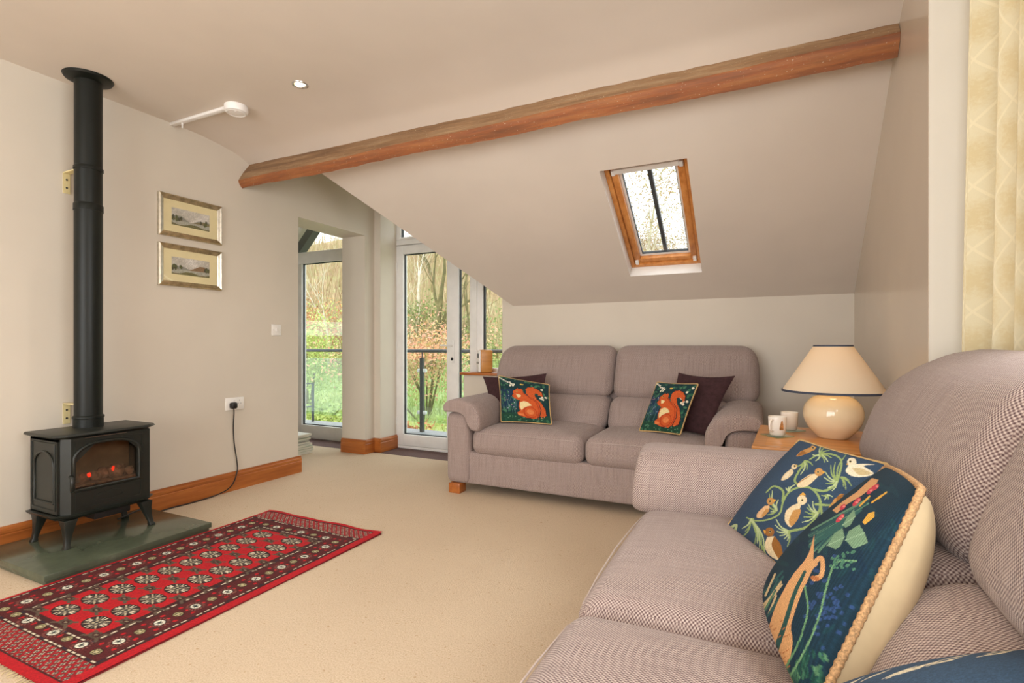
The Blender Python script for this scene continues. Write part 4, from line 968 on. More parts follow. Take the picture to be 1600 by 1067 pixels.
def squirrel_canvas(variant):
    N = 150; C = Canvas(N, N, 1, 1, (24, 58, 62)); rnd = random.Random(20 + variant)
    def q(pts): return [((x - 190) / 750, 1 - (y - 170) / 710) for x, y in pts]
    C.put((C.X < 0.4) & (C.Y > 0.3) & (C.Y < 0.7), (30, 56, 84)); C.put(C.Y < 0.17, (34, 74, 56))
    for i in range(90):
        x, y = rnd.random(), rnd.random(); 
        C.ell(x, y, rnd.uniform(.02, .055), rnd.uniform(.012, .03), rnd.choice([(56, 108, 78), (40, 88, 70), (74, 124, 92), (30, 70, 62)]), rnd.uniform(0, 3))
    for i in range(10):
        x0, y0 = rnd.uniform(.05, .38), rnd.uniform(.12, .3); C.line(spline([(x0, y0), (x0 + rnd.uniform(-.05, .05), y0 + .15), (x0 + rnd.uniform(-.1, .1), y0 + .33)], 6), 0.008, (74, 120, 110))
    for i in range(16): C.ell(rnd.uniform(.04, .38), rnd.uniform(.25, .66), .010, .010, rnd.choice([(196, 196, 214), (150, 160, 206), (206, 150, 170)]))
    for i in range(7):
        x = .02 + i * .045; C.ell(x, .95 - i * .018 + rnd.uniform(-.01, .02), .022, .016, (236, 232, 216))
    for (x, y) in ((.27, .84), (.31, .80), (.25, .79), (.33, .83), (.88, .80), (.86, .57), (.90, .55), (.89, .60), (.95, .62)) + (((.84, .70), (.80, .68), (.83, .66), (.95, .9)) if variant else ()):
        for k in range(5): C.ell(x + .014 * math.cos(k * 1.26), y + .014 * math.sin(k * 1.26), .011, .011, (238, 232, 208))
    C.ell(.49, .86, .04, .018, (222, 188, 90))
    if variant:
        for i in range(16): C.ell(rnd.uniform(.78, .98), rnd.uniform(.14, .36), .014, .012, (196, 42, 58))
    o1, o2, o3, cr = (206, 92, 42), (180, 64, 28), (226, 130, 74), (238, 216, 160)
    out = (32, 34, 40)
    tail = q([(620, 350), (650, 310), (720, 298), (790, 318), (850, 370), (866, 440), (820, 425), (770, 395), (735, 415), (770, 490), (840, 560), (885, 660), (890, 760), (830, 790), (760, 800), (790, 690), (770, 590), (690, 500), (630, 430)])
    body = q([(425, 410), (470, 375), (492, 350), (512, 368), (545, 352), (572, 372), (585, 430), (640, 475), (725, 500), (800, 575), (822, 680), (790, 790), (730, 830), (600, 825), (480, 790), (470, 755), (515, 730), (500, 660), (512, 590), (530, 560), (450, 535), (405, 500), (415, 470), (440, 470), (420, 440)])
    C.poly([((x - .62) * 1.05 + .62, (y - .5) * 1.04 + .5) for x, y in tail], out); C.poly(tail, o1)
    for i in range(40):
        t = rnd.random(); x, y = tail[rnd.randrange(len(tail))]; C.line([(x * .93 + .045, y), (x * .93 + .045 + rnd.uniform(-.03, .03), y + rnd.uniform(-.05, .02))], .010, rnd.choice([o2, o3]))
    C.poly([((x - .55) * 1.05 + .55, (y - .45) * 1.03 + .45) for x, y in body], out); C.poly(body, o1)
    C.line(q(spline([(585, 430), (680, 500), (760, 560), (800, 680), (770, 800)], 8)), .022, o2)
    C.poly(q([(530, 590), (590, 565), (650, 580), (705, 625), (640, 645), (575, 680), (540, 720), (515, 660)]), cr)
    C.poly(q([(470, 455), (545, 468), (540, 500), (500, 515), (480, 490)]), cr)
    C.ell(*q([(665, 735)])[0], .135, .125, o2); C.ell(*q([(670, 735)])[0], .115, .105, o1); C.ell(*q([(668, 735)])[0], .07, .055, o3)
    C.line(q([(440, 480), (500, 545), (560, 545)]), .035, o1); C.poly(q([(470, 760), (560, 770), (570, 800), (480, 795)]), o3)
    C.ell(*q([(485, 408)])[0], .022, .016, (224, 170, 80)); C.ell(*q([(485, 408)])[0], .013, .012, (30, 24, 24))
    for i in range(12): C.ell(rnd.uniform(.1, .95), rnd.uniform(.02, .1), .016, .010, (96, 140, 108))
    C.speck(0.22); return C
def sq_pts(pix, ys):
    """corners from pixels, each at a given distance y into the room"""
    out = []
    for (px, py), y in zip(pix, ys):
        u = (px - 800) / F_PX; dx = -math.sin(YAW) + u * math.cos(YAW); dy = math.cos(YAW) + u * math.sin(YAW); t = y / dy
        out.append((dx * t, y, CAM_H + (540 - py) / F_PX * t))
    return out
BLc, BRc, TRc, TLc = sq_pts([(783, 659), (862, 663), (858, 601), (779, 587)], [3.36, 3.38, 3.52, 3.50])
cushion('tapestry_cushion', 'square tapestry cushion with a red squirrel and dark leaves, beside the glazed door', BLc, BRc, TRc, TLc, squirrel_canvas(0), 0.055, 0.05, 'tapestry', 'cream_cloth', 'gold_piping', 0.005, 0.04, 'squirrel cushions')
BLc, BRc, TRc, TLc = sq_pts([(999, 673), (1063, 679), (1091, 600), (1027, 597)], [3.42, 3.32, 3.44, 3.56])
cushion('tapestry_cushion', 'squirrel tapestry cushion with red berries and white flowers, beside the lamp table', BLc, BRc, TRc, TLc, squirrel_canvas(1), 0.05, 0.05, 'tapestry', 'cream_cloth', 'gold_piping', 0.005, 0.04, 'squirrel cushions')
BLc, BRc, TRc, TLc = sq_pts([(766, 660), (856, 662), (854, 583), (754, 588)], [3.46, 3.50, 3.66, 3.62])
cushion('plum_cushion', 'plain dark plum cushion behind the squirrel cushion nearest the glazed door', BLc, BRc, TRc, TLc, None, 0.05, 0.05, 'plum_cloth', 'plum_cloth', None, k=0.10, group='plum cushions')
BLc, BRc, TRc, TLc = sq_pts([(1030, 674), (1108, 682), (1149, 587), (1060, 582)], [3.54, 3.42, 3.60, 3.68])
cushion('plum_cushion', 'plain dark plum cushion behind the squirrel cushion nearest the lamp table', BLc, BRc, TRc, TLc, None, 0.045, 0.045, 'plum_cloth', 'plum_cloth', None, k=0.10, group='plum cushions')

def bird_canvas(PX, PY):
    N = 280; K = 560.0; C = Canvas(N, N, 1, 1, (54, 76, 100)); rnd = random.Random(4); C.X = (PX - 1120) * 4.268; C.Y = (PY - 680) * 4.268
    def q(pts): return list(pts)
    gr, gl = (150, 172, 108), (186, 202, 150)
    def vine(pts, w0=.030, w1=.016): C.line(q(spline(pts, 8)), w0 * K, gr, w1 * K)
    def frond(base, tips, w=.024):
        for t in tips:
            m = ((base[0] + t[0]) / 2 + (t[1] - base[1]) * .12, (base[1] + t[1]) / 2 - (t[0] - base[0]) * .12)
            C.line(q(spline([base, m, t], 6)), w * K, gl if rnd.random() < .5 else gr, w * .4 * K)
    vine([(490, 640), (600, 610), (670, 530), (690, 440), (640, 360), (560, 345), (480, 380), (440, 450), (420, 520), (350, 560), (260, 570), (200, 550)])
    vine([(690, 440), (700, 540), (690, 620)]); vine([(640, 360), (720, 370), (790, 330), (820, 250), (830, 170), (780, 130), (690, 125), (620, 160)])
    vine([(440, 440), (440, 370), (380, 340), (330, 380)]); vine([(560, 345), (520, 300), (560, 220), (590, 170)]); vine([(660, 460), (760, 465), (830, 440)])
    vine([(240, 560), (260, 640), (310, 760), (360, 860), (390, 900)], .03, .012); vine([(620, 600), (560, 680), (520, 760), (500, 830)], .022, .010)
    frond((480, 640), [(395, 560), (390, 600), (400, 640), (420, 670), (470, 700), (450, 690), (470, 740)])
    frond((670, 520), [(590, 510), (580, 545), (570, 580), (600, 480), (640, 440), (610, 460)])
    frond((800, 310), [(720, 240), (715, 280), (730, 320), (760, 200), (790, 180), (860, 130), (740, 350), (770, 370)])
    frond((830, 280), [(880, 300), (860, 360), (900, 340), (845, 340)])
    frond((690, 130), [(690, 80), (720, 80), (750, 100), (765, 150), (740, 175), (640, 130), (660, 170), (720, 180)])
    frond((590, 170), [(520, 210), (540, 240), (560, 260), (600, 230), (640, 200)])
    frond((230, 560), [(160, 690), (190, 640), (250, 740), (270, 720), (300, 780), (170, 620), (285, 760), (320, 800)])
    frond((400, 500), [(350, 480), (360, 510), (390, 470), (340, 530), (410, 430), (350, 390), (370, 370)])
    frond((560, 690), [(490, 780), (500, 800), (520, 830), (540, 820), (620, 690), (600, 720), (570, 740)])
    frond((730, 400), [(720, 430), (745, 425), (770, 410), (700, 400)]); frond((480, 370), [(500, 340), (520, 330), (480, 345), (460, 350)])
    C.line(q(spline([(100, 610), (130, 600), (120, 640), (105, 660)], 5)), .03 * K, gl); C.line(q(spline([(600, 690), (560, 720), (575, 770), (610, 760)], 6)), .018 * K, gl)
    def bird(pts_body, head, hr, wing, cb, cw, ch, beak, eye):
        C.poly(q(spline(pts_body + pts_body[:1], 5)), cb); C.poly(q(spline(wing + wing[:1], 5)), cw)
        x, y = q([head])[0]; C.ell(x, y, hr * K, hr * K, ch); C.poly(q(beak), (226, 170, 66)); ex, ey = q([eye])[0]; C.ell(ex, ey, 9, 9, (224, 200, 140)); C.ell(ex, ey, 6.5, 6.5, (24, 20, 20))
    cream, brown, tan = (232, 212, 172), (156, 104, 48), (196, 146, 84)
    bird([(335, 680), (320, 740), (350, 800), (410, 835), (440, 850), (420, 760), (390, 680)], (352, 645), .055, [(385, 670), (430, 740), (442, 850), (395, 800), (365, 730)], cream, brown, brown, [(310, 628), (330, 640), (318, 660)], (355, 642))
    bird([(500, 470), (460, 510), (455, 570), (490, 612), (520, 580), (550, 500), (560, 450)], (568, 432), .058, [(510, 500), (560, 495), (540, 560), (500, 605), (480, 570)], cream, tan, cream, [(550, 400), (575, 378), (595, 400)], (570, 432))
    bird([(320, 470), (270, 520), (270, 550), (310, 545), (345, 500), (350, 470)], (358, 440), .045, [(330, 490), (350, 500), (310, 545), (300, 530)], (226, 186, 140), tan, tan, [(375, 425), (398, 430), (378, 450)], (355, 440))
    bird([(620, 260), (550, 310), (540, 345), (600, 340), (650, 300), (680, 260)], (680, 245), .048, [(640, 260), (560, 310), (520, 330), (600, 280)], cream, brown, tan, [(705, 235), (722, 248), (705, 258)], (675, 245))
    bird([(500, 220), (450, 260), (430, 300), (470, 290), (510, 250)], (515, 210), .032, [(490, 235), (450, 275), (470, 280)], cream, (240, 226, 196), cream, [(530, 195), (540, 200), (530, 210)], (520, 205))
    bird([(560, 105), (530, 140), (580, 130), (640, 100), (630, 80)], (640, 85), .030, [(570, 100), (540, 135), (600, 120)], tan, brown, tan, [(655, 75), (665, 80), (655, 88)], (642, 83))
    bird([(880, 200), (860, 240), (910, 275), (1000, 275), (1045, 250), (980, 205), (1050, 195), (960, 190)], (900, 180), .055, [(900, 220), (960, 220), (1030, 255), (950, 265)], (234, 224, 196), (206, 186, 140), (234, 224, 196), [(862, 190), (875, 185), (872, 200)], (890, 175))
    bird([(780, 430), (740, 500), (760, 540), (810, 490), (840, 420), (830, 390)], (770, 500), .03, [(800, 410), (850, 390), (800, 450)], tan, brown, brown, [(740, 530), (760, 530), (740, 560)], (770, 510))
    C.speck(0.16); return C
cushion('bird_cushion', 'blue tapestry cushion with small birds among curling green vines', (-0.095, 1.772, 0.478), (0.070, 1.425, 0.487), (0.275, 1.505, 0.765), (0.110, 1.850, 0.755), bird_canvas, 0.055, 0.05, 'tapestry', 'plum_cloth', 'gold_piping', 0.005, 0.03)

def peacock_canvas(PX, PY):
    C = Canvas(280, 280, 1, 1, (22, 50, 66)); rnd = random.Random(8); C.X, C.Y = PX, PY
    z3 = lambda pts: [(1120 + x / 4.268, 680 + y / 4.268) for x, y in pts]; z4 = lambda pts: [(1180 + x / 3.81, 840 + y / 3.81) for x, y in pts]
    for i in range(120): C.ell(rnd.uniform(1190, 1440), rnd.uniform(730, 1070), 12, 4, rnd.choice([(26, 58, 72), (20, 46, 66), (24, 60, 70)]), rnd.uniform(0, 3))
    for i in range(60):
        x, y = z4([(400 + rnd.gauss(0, 75), 430 + rnd.gauss(0, 120))])[0]; C.ell(x, y, 3.6, 3.2, (44, 70, 112))
    for i in range(90):
        x, y = z4([(rnd.uniform(60, 420), rnd.uniform(690, 1000))])[0]; C.ell(x, y, 2.6, rnd.uniform(6, 14), rnd.choice([(60, 108, 84), (44, 92, 74), (86, 130, 96), (30, 74, 66)]), rnd.uniform(-.5, .3))
    pe, pd = (216, 164, 112), (180, 112, 66)
    # teal, cream and green feathers at the back of the bird, then its long curving body
    for i in range(26): C.line(z3([(640 + rnd.uniform(-30, 40), 780 - i * 6), (800 + i * 9 + rnd.uniform(-20, 40), 620 - i * 8 + rnd.uniform(-20, 20))]), 2.6, rnd.choice([(50, 96, 92), (96, 138, 112), (36, 80, 84)]))
    for i in range(12): C.line(z4([(rnd.uniform(40, 90), 330 + i * 14), (rnd.uniform(110, 170), 200 + i * 16)]), 3.0, rnd.choice([(206, 184, 140), (44, 90, 90), (90, 130, 100)]))
    C.poly(z3([(1035, 285), (1078, 297), (1060, 330), (960, 405), (860, 465), (800, 520), (770, 500), (840, 440), (930, 380)]), pe)
    C.poly(z4(spline([(352, -20), (310, 110), (215, 235), (130, 390), (85, 520), (58, 650), (92, 790), (128, 802), (182, 760), (212, 700), (222, 610), (214, 520), (250, 400), (296, 275), (330, 200), (372, 160), (345, 150)], 6)), pe)
    C.line(z4(spline([(296, 205), (235, 330), (178, 510), (150, 590), (125, 660)], 8)), 5.5, (38, 80, 76), 9.0)
    C.line(z4(spline([(290, 270), (330, 185), (385, 120), (402, 160), (392, 225), (352, 245)], 8)), 7.0, pe, 7.5); C.line(z4([(342, 238), (372, 246)]), 6.5, pd)
    for i in range(26): C.line(z4([(x := rnd.uniform(80, 200), y := rnd.uniform(480, 780)), (x + 14, y - 10)]), 1.6, pd)
    for (x, y) in ((1045, 352), (1060, 345), (1020, 372), (940, 435), (925, 452), (840, 478), (830, 545), (815, 560)): (lambda p: (C.ell(p[0], p[1], 6, 3.2, (200, 62, 78), -.8), C.ell(p[0] + 2, p[1] - 1, 2.4, 1.6, (236, 140, 134))))(z3([(x, y)])[0])
    for a_, b_ in (((955, 470), (1020, 405)), ((1035, 448), (1100, 400)), ((1080, 420), (1130, 380))): C.line(z3([a_, b_]), 2.6, (222, 170, 66))
    C.poly(z3([(970, 580), (1010, 520), (1052, 508), (1050, 545), (990, 595)]), (226, 172, 70))
    for pts in ([(838, 600), (870, 545), (915, 492), (925, 540), (890, 600), (860, 615)], [(735, 735), (790, 650), (838, 618), (852, 680), (820, 745), (790, 760)], [(858, 700), (878, 640), (950, 595), (985, 650), (1008, 716), (915, 757)]): C.poly(z3(pts), (122, 156, 124)); C.line(z3([pts[0], pts[3]]), 1.4, (150, 182, 150))
    C.line(z4(spline([(205, 830), (300, 660), (380, 470), (425, 290), (480, 150), (600, 138)], 8)), 3.2, (112, 156, 112)); C.line(z4(spline([(165, 800), (255, 630), (312, 440), (296, 290)], 8)), 3.0, (104, 150, 106))
    for i in range(26):
        x, y = z4([(500 + rnd.uniform(-50, 90), 140 + rnd.uniform(-60, 50))])[0]; C.ell(x, y, 2.6, 2.2, (76, 124, 100))
    C.c *= (0.92 + 0.16 * (np.arange(280) % 4 < 2))[None, :, None]; C.speck(0.16); return C
cushion('peacock_cushion', 'fat dark blue needlepoint cushion with peach bird, cream back and rope piping', (0.010, 1.250, 0.500), (0.068, 0.875, 0.505), (0.240, 1.065, 0.812), (0.263, 1.46, 0.768), peacock_canvas, 0.062, 0.105, 'tapestry', 'cream_cloth', 'rope_piping', 0.0064, -0.02, rope=True, power=0.42, dent=0.45)
def blue_canvas():
    N = 160; C = Canvas(N, N, 1, 1, (58, 82, 106)); rnd = random.Random(3)
    for i in range(26):
        x, y = rnd.random(), rnd.uniform(.2, .62); C.poly([(x, y), (x + .08, y + .02), (x + .13, y + .05), (x + .05, y + .045)], (226, 214, 184))
    C.speck(0.2); return C
cushion('blue_cushion', 'blue embroidered cushion with cream motifs and plain gold piping, slumped on the sofa seat', (0.42, 1.00, 0.590), (0.04, 0.83, 0.540), (0.10, 0.62, 0.668), (0.48, 0.79, 0.728), blue_canvas(), 0.045, 0.05, 'tapestry', 'cream_cloth', 'gold_piping', 0.007, 0.03)

# ------------------------------------------------------------------ lamp table, lamp, mugs
TZ = 0.62
def lamp_table():
    R = empty('lamp_table', (0.215, 2.775, 0), -0.05); tag(R, 'light oak lamp table standing in the corner between the sofas', 'table')
    hx, hy = 0.235, 0.335; w_ = M['table_oak']
    t = MB().box(-hx, hx, -hy, hy, TZ - 0.022, TZ - 0.0005).build('top', w_, R, bevel=0.004)
    for (x0, x1, y0, y1) in ((-hx + .002, -hx + .05, -hy + .05, hy - .05), (hx - .05, hx - .002, -hy + .05, hy - .05), (-hx + .002, hx - .002, -hy + .002, -hy + .05), (-hx + .002, hx - .002, hy - .05, hy - .002)):
        MB().box(x0, x1, y0, y1, TZ - 0.001, TZ).build('edge_band', w_, t)
    for sx in (-1, 1):
        for sy in (-1, 1): MB().add(*[(lambda a: ([(sx * (hx - .045) + dx * s_, sy * (hy - .045) + dy * s_, z) for z, s_ in ((0, .014), (TZ - .022, .022)) for dx, dy in ((-1, -1), (1, -1), (1, 1), (-1, 1))], [(0, 1, 2, 3), (4, 5, 6, 7)] + [(i, (i + 1) % 4, 4 + (i + 1) % 4, 4 + i) for i in range(4)]))(0)][0]).build('leg', w_, R, bevel=0.002)
    for sy in (-1, 1): MB().box(-hx + .065, hx - .065, sy * (hy - .04) - .01, sy * (hy - .04) + .01, TZ - .10, TZ - .022).build('apron', w_, R)
    for sx in (-1, 1): MB().box(sx * (hx - .04) - .01, sx * (hx - .04) + .01, -hy + .065, hy - .065, TZ - .10, TZ - .022).build('apron', w_, R)
    MB().box(-hx + .03, hx - .03, -hy + .03, hy - .03, 0.16, 0.178).build('shelf', w_, R)
lamp_table()
def table_lamp():
    R = empty('table_lamp', (0.304, 2.835, TZ)); R.scale = (0.92, 0.92, 0.95); tag(R, 'round cream ceramic table lamp with a wide conical cream shade', 'lamp')
    pr = spline([(0.066, 0.0), (0.079, 0.012), (0.113, 0.052), (0.131, 0.092), (0.134, 0.122), (0.126, 0.158), (0.100, 0.190), (0.072, 0.205), (0.058, 0.212), (0.057, 0.238), (0.054, 0.242)], 5)
    MB().lathe([(0, 0.0)] + pr + [(0, 0.242)], n=48).build('base', M['glaze'], R, auto=1.0)
    MB().lathe([(0, 0.242), (0.018, 0.242), (0.018, 0.285), (0.012, 0.29), (0, 0.29)], n=16).build('bulb_holder', M['switch_white'], R)
    MB().lathe([(0.0, 0.285), (0.014, 0.288), (0.028, 0.315), (0.030, 0.335), (0.020, 0.355), (0, 0.362)], n=20).build('bulb', M['bulb'], R, smooth=True)
    prof = [(0.232, 0.226), (0.086, 0.452)]
    o = MB().lathe(prof + [(0.084, 0.452), (0.229, 0.226), (0.232, 0.226)], n=64).build('shade', M['shade'], R, auto=1.0)
    for (rr, z) in ((0.231, 0.228), (0.086, 0.450)):
        MB().lathe([(rr - .004, z - .004), (rr + .003, z - .004), (rr + .0015, z + .006), (rr - .004, z + .006), (rr - .004, z - .004)], n=64).build('trim', M['navy_trim'], o)
    sp = MB()
    for k in range(3): sp.tube([(0.014 * math.cos(k * 2.094), 0.014 * math.sin(k * 2.094), 0.288), (0.084 * math.cos(k * 2.094), 0.084 * math.sin(k * 2.094), 0.445)], 0.0018, n=6)
    sp.build('shade_carrier', M['chrome'], R)
    l = bpy.data.lights.new('lamp_bulb_light', 'POINT'); l.energy = 0.45; l.color = (1, 0.76, 0.48); l.shadow_soft_size = 0.03
    lo = bpy.data.objects.new('lamp_bulb_light', l); COL.objects.link(lo); lo.location = (0, 0, 0.395); lo.parent = R
table_lamp()
def mug(loc, rz, label, lab2):
    cst = MB().box(-0.052, 0.052, -0.052, 0.052, 0, 0.006).build('coaster', M['coaster_glass'], bevel=0.002); cst.location = loc; cst.rotation_euler = (0, 0, rz * .4); tag(cst, lab2, 'coaster', 'glass coasters')
    R = empty('mug', (loc[0], loc[1], loc[2] + 0.006), rz); tag(R, label, 'mug', 'white mugs')
    MB().lathe([(0, 0.004), (0, 0), (0.030, 0), (0.0335, 0.003), (0.0375, 0.03), (0.040, 0.084), (0.0395, 0.087), (0.037, 0.084), (0.0345, 0.03), (0.030, 0.006), (0, 0.006)], n=36).build('body', M['mug_white'], R, auto=1.0)
    MB().tube(spline([(0.037, 0, 0.072), (0.055, 0, 0.074), (0.066, 0, 0.058), (0.062, 0, 0.034), (0.048, 0, 0.022), (0.0355, 0, 0.022)], 6), 0.0048, n=8).build('handle', M['mug_white'], R, smooth=True)
    pv = []
    for i in range(7):
        for j in range(2):
            a = 0.75 + 0.5 * i / 6; z = 0.018 + 0.045 * j * math.sin(PI * (i + .5) / 7) + 0.01; rr = 0.0338 + (0.0405 - 0.0338) * z / 0.087 + 0.0022; pv.append((rr * math.cos(a), rr * math.sin(a), z))
    MB().add(pv, [(2 * i, 2 * i + 2, 2 * i + 3, 2 * i + 1) for i in range(6)]).build('printed_motif', M['mug_print'], R)
mug((0.070, 2.765, TZ), -2.1, 'white mug with brown printed motif, handle turned to the room', 'small square glass coaster under the mug farther from the wall')
mug((0.130, 2.975, TZ), 1.9, 'plain-sided white mug standing closer to the far sofa arm', 'small square glass coaster under the mug nearer the wall')

# ------------------------------------------------------------------ curtain
def curtain():
    n, mz = 160, 40; P = np.zeros((mz, n, 3)); s_ = np.linspace(0, 1, n); z = np.linspace(0.02, 2.40, mz)
    S2, Z2 = np.meshgrid(s_, z); fl_ = 1 + 0.25 * (1 - Z2 / 2.4)
    ph = S2 * 2 * PI * 5.5 + 0.25 * np.sin(Z2 * 1.3 + S2 * 5)
    amp = 0.040 * (0.75 + 0.35 * np.sin(S2 * 9 + 1)) * fl_
    wv = np.sin(ph) + 0.25 * np.sin(2 * ph + .6)
    P[..., 0] = 0.608 + amp * wv + 0.02 * (Z2 / 2.4) + 0.075 / (1 + np.exp((Z2 - 0.80) * 22))
    P[..., 1] = 2.150 - 0.76 * S2 + 0.018 * np.cos(ph) - 0.03 * (Z2 / 2.4 - .5) * (1 - S2)
    P[..., 2] = Z2
    me = grid_mesh('panel', P); uv = me.uv_layers.new(name='UVMap'); li = np.empty(len(me.loops), np.int32); me.loops.foreach_get('vertex_index', li)
    u = (S2 * 1.35).reshape(-1)[li]; v = (Z2).reshape(-1)[li]; uv.data.foreach_set('uv', np.stack([u, v], -1).reshape(-1).astype(np.float32))
    R = empty('curtain', (0, 0, 0)); tag(R, 'pale gold damask curtain hanging in soft folds behind the sofa', 'curtain')
    o = link('panel', me, M['damask'], R); m = o.modifiers.new('thickness', 'SOLIDIFY'); m.thickness = 0.004
    MB().cyl((0.63, -0.2, 2.42), (0.63, 2.145, 2.42), 0.012).build('pole', M['velux_pine'], R)
curtain()

# ------------------------------------------------------------------ magazines, radio
rnd = random.Random(2); z = 0.0
descr = ['pale', 'white', 'green', 'cream', 'dark', 'pale', 'grey-green', 'white', 'cream']
for i in range(9):
    h_ = rnd.uniform(0.016, 0.024); m_ = MB().box(-0.105, 0.105, -0.145, 0.145, 0.0006, h_); nm = 'magazine'
    R = empty('magazine', (-4.115 + rnd.uniform(-0.012, 0.012) + (0.02 if i < 4 else -.01), 3.60 + rnd.uniform(-.015, .015), z), rnd.uniform(-.12, .12))
    MB().box(-0.104, 0.104, -0.144, 0.144, 0.002, h_ - 0.002).build('pages', M['paper'], R)
    cv = ['paper', 'paper_green', 'paper_green', 'paper', 'paper_dark'][i % 5]
    MB().box(-0.105, 0.105, -0.145, 0.145, 0.0, 0.002).box(-0.105, 0.105, -0.145, 0.145, h_ - 0.002, h_).build('cover', M[cv], R)
    tag(R, ['bottom magazine', 'second magazine up', 'third magazine up', 'fourth magazine up', 'middle magazine', 'sixth magazine up', 'seventh magazine up', 'magazine just below the top one', 'topmost magazine'][i] + ' of the stack on the landing floor', 'magazine', 'stacked magazines'); z += h_
R = empty('radio', (-2.300, 4.212, 0.802), math.radians(40)); tag(R, 'small wooden radio with a white front on the ledge by the glazed door', 'radio')
V, Fc = rbox(0, 0, 0.105, 0.115, 0.12, 0.21, 0.018, seg=3, mid=3); MB().add(V, Fc).build('case', M['radio_wood'], R, smooth=True)
V, Fc = rbox(-0.062, 0, 0.105, 0.016, 0.116, 0.20, 0.0075, seg=3, mid=3); fp = MB().add(V, Fc).build('front', M['alarm_white'], R, smooth=True)
MB().box(-0.0715, -0.0695, -0.035, 0.035, 0.135, 0.175).build('display', M['iron_grey'], fp)
for yy in (-0.03, 0.03): MB().cyl((-0.070, yy, 0.09), (-0.078, yy, 0.09), 0.010, n=14).build('knob', M['chrome'], fp)

# ------------------------------------------------------------------ outside: balcony, hillside, planting
tag(MB().box(-7.5, -1.0, 4.40, 5.45, -0.10, -0.02).build('balcony_deck', M['deck_grey']), kind='structure')
BY = 5.30
BR_ = empty('balcony_balustrade', (-3.8, BY, 0)); tag(BR_, 'glass balustrade with dark grey handrail along the balcony edge', 'balustrade')
TB = Matrix.Translation((3.8, -BY, 0))
MB().cyl((-7.4, BY, 0.985), (-1.0, BY, 0.985), 0.021, n=14).xf(TB).build('handrail', M['iron_grey'], BR_, smooth=True)
for px in (-6.45, -3.79, -2.05):
    MB().box(px - 0.022, px + 0.022, BY - 0.022, BY + 0.022, -0.02, 0.90).cyl((px, BY, 0.90), (px, BY, 0.965), 0.008, n=8).xf(TB).build('post', M['iron_grey'], BR_)
for (x0, x1) in ((-6.41, -3.83), (-3.75, -2.09)):
    MB().box(x0, x1, BY - 0.005, BY + 0.005, 0.10, 0.88).xf(TB).build('glass_panel', M['balustrade_glass'], BR_)
    for xx in (x0, x1):
        for zz in (0.22, 0.74): 
            V, Fc = rbox(xx, BY, zz, 0.055, 0.036, 0.045, 0.012, seg=2, mid=2); MB().add(V, Fc).xf(TB).build('clamp', M['white_clamp'], BR_, smooth=True)
GP = empty('low_post', (-5.70, BY + 0.06, -0.02)); tag(GP, 'low dark metal post with a side bracket on the balcony', 'post')
MB().box(-0.013, 0.013, -0.013, 0.013, 0, 0.54).build('upright', M['iron_grey'], GP); MB().box(-0.18, 0.0, -0.012, 0.012, 0.525, 0.54).build('top_bar', M['iron_grey'], GP); MB().prism([(-0.16, 0.19), (0.0, 0.20), (0.0, 0.225), (-0.1, 0.215)], 'y', -0.01, 0.01).build('bracket', M['iron_grey'], GP)

def hz(x, y):
    """height of the hillside"""
    t = max(0.0, y - 6.2)
    z = -0.75 + 0.13 * t + 0.016 * t * t
    if t > 14: z = -0.75 + 0.13 * 14 + 0.016 * 196 + (t - 14) * 0.42
    if t > 8:
        q = min(1.0, max(0.0, (x + 11) / 7)); q = q * q * (3 - 2 * q); z = z * (1 - q) + min(z, 1.31 + (t - 8) * 0.16) * q
    return z + 0.25 * math.sin(x * 0.45 + y * 0.3) * min(1, t / 5) + 0.10 * math.sin(x * 1.3 + 2) * math.sin(y * 1.1)
gx = np.linspace(-48, 16, 97); gy = np.concatenate([np.linspace(5.5, 14, 30), np.linspace(14.6, 34, 26)])
P = np.array([[(x, y, hz(x, y)) for x in gx] for y in gy]); tag(link('hillside', grid_mesh('hillside', P), M['hill']), kind='structure')

def quads(pts, sizes, rng, up=0.0):
    n = len(pts); d = rng.normal(size=(n, 3)); d[:, 2] += up; d /= np.linalg.norm(d, axis=1)[:, None]
    e = np.cross(d, rng.normal(size=(n, 3))); e /= np.linalg.norm(e, axis=1)[:, None]; d = d * sizes[:, None]; e = e * (sizes * 0.5)[:, None]
    V = np.stack([pts - d, pts + e, pts + d, pts - e], 1).reshape(-1, 3); return V
def quad_mesh(name, V):
    n = len(V) // 4; me = bpy.data.meshes.new(name); me.vertices.add(len(V)); me.vertices.foreach_set('co', V.reshape(-1).astype(np.float32))
    me.loops.add(len(V)); me.loops.foreach_set('vertex_index', np.arange(len(V), dtype=np.int32)); me.polygons.add(n); me.polygons.foreach_set('loop_start', np.arange(0, len(V), 4, dtype=np.int32)); me.update(calc_edges=True); return me
# grass and undergrowth: nobody could count it
rg = np.random.default_rng(1); n = 26000
x = rg.uniform(-14, -1.5, n); y = 5.6 + 7.5 * rg.random(n) ** 1.3; z = np.array([hz(a, b) for a, b in zip(x, y)])
h = rg.uniform(0.05, 0.16, n) * (1 + (y - 5.6) * .12); b = np.stack([x, y, z - 0.01], -1); lean = rg.normal(0, 0.35, (n, 3)) * h[:, None]; lean[:, 2] = h
wv = rg.normal(size=(n, 3)); wv[:, 2] = 0; wv /= np.linalg.norm(wv, axis=1)[:, None]; wv *= 0.008 + 0.004 * (y - 5)[:, None] * .3
tag(link('meadow_grass', quad_mesh('meadow_grass', np.stack([b - wv, b + wv, b + lean + wv * .3, b + lean - wv * .3], 1).reshape(-1, 3)), M['grass_blade']), 'rough pale green grass on the slope beyond the balcony', 'grass', kind='stuff')
n = 15000; x = rg.uniform(-34, 10, n); y = rg.uniform(11, 30, n); z = np.array([hz(a, b_) for a, b_ in zip(x, y)])
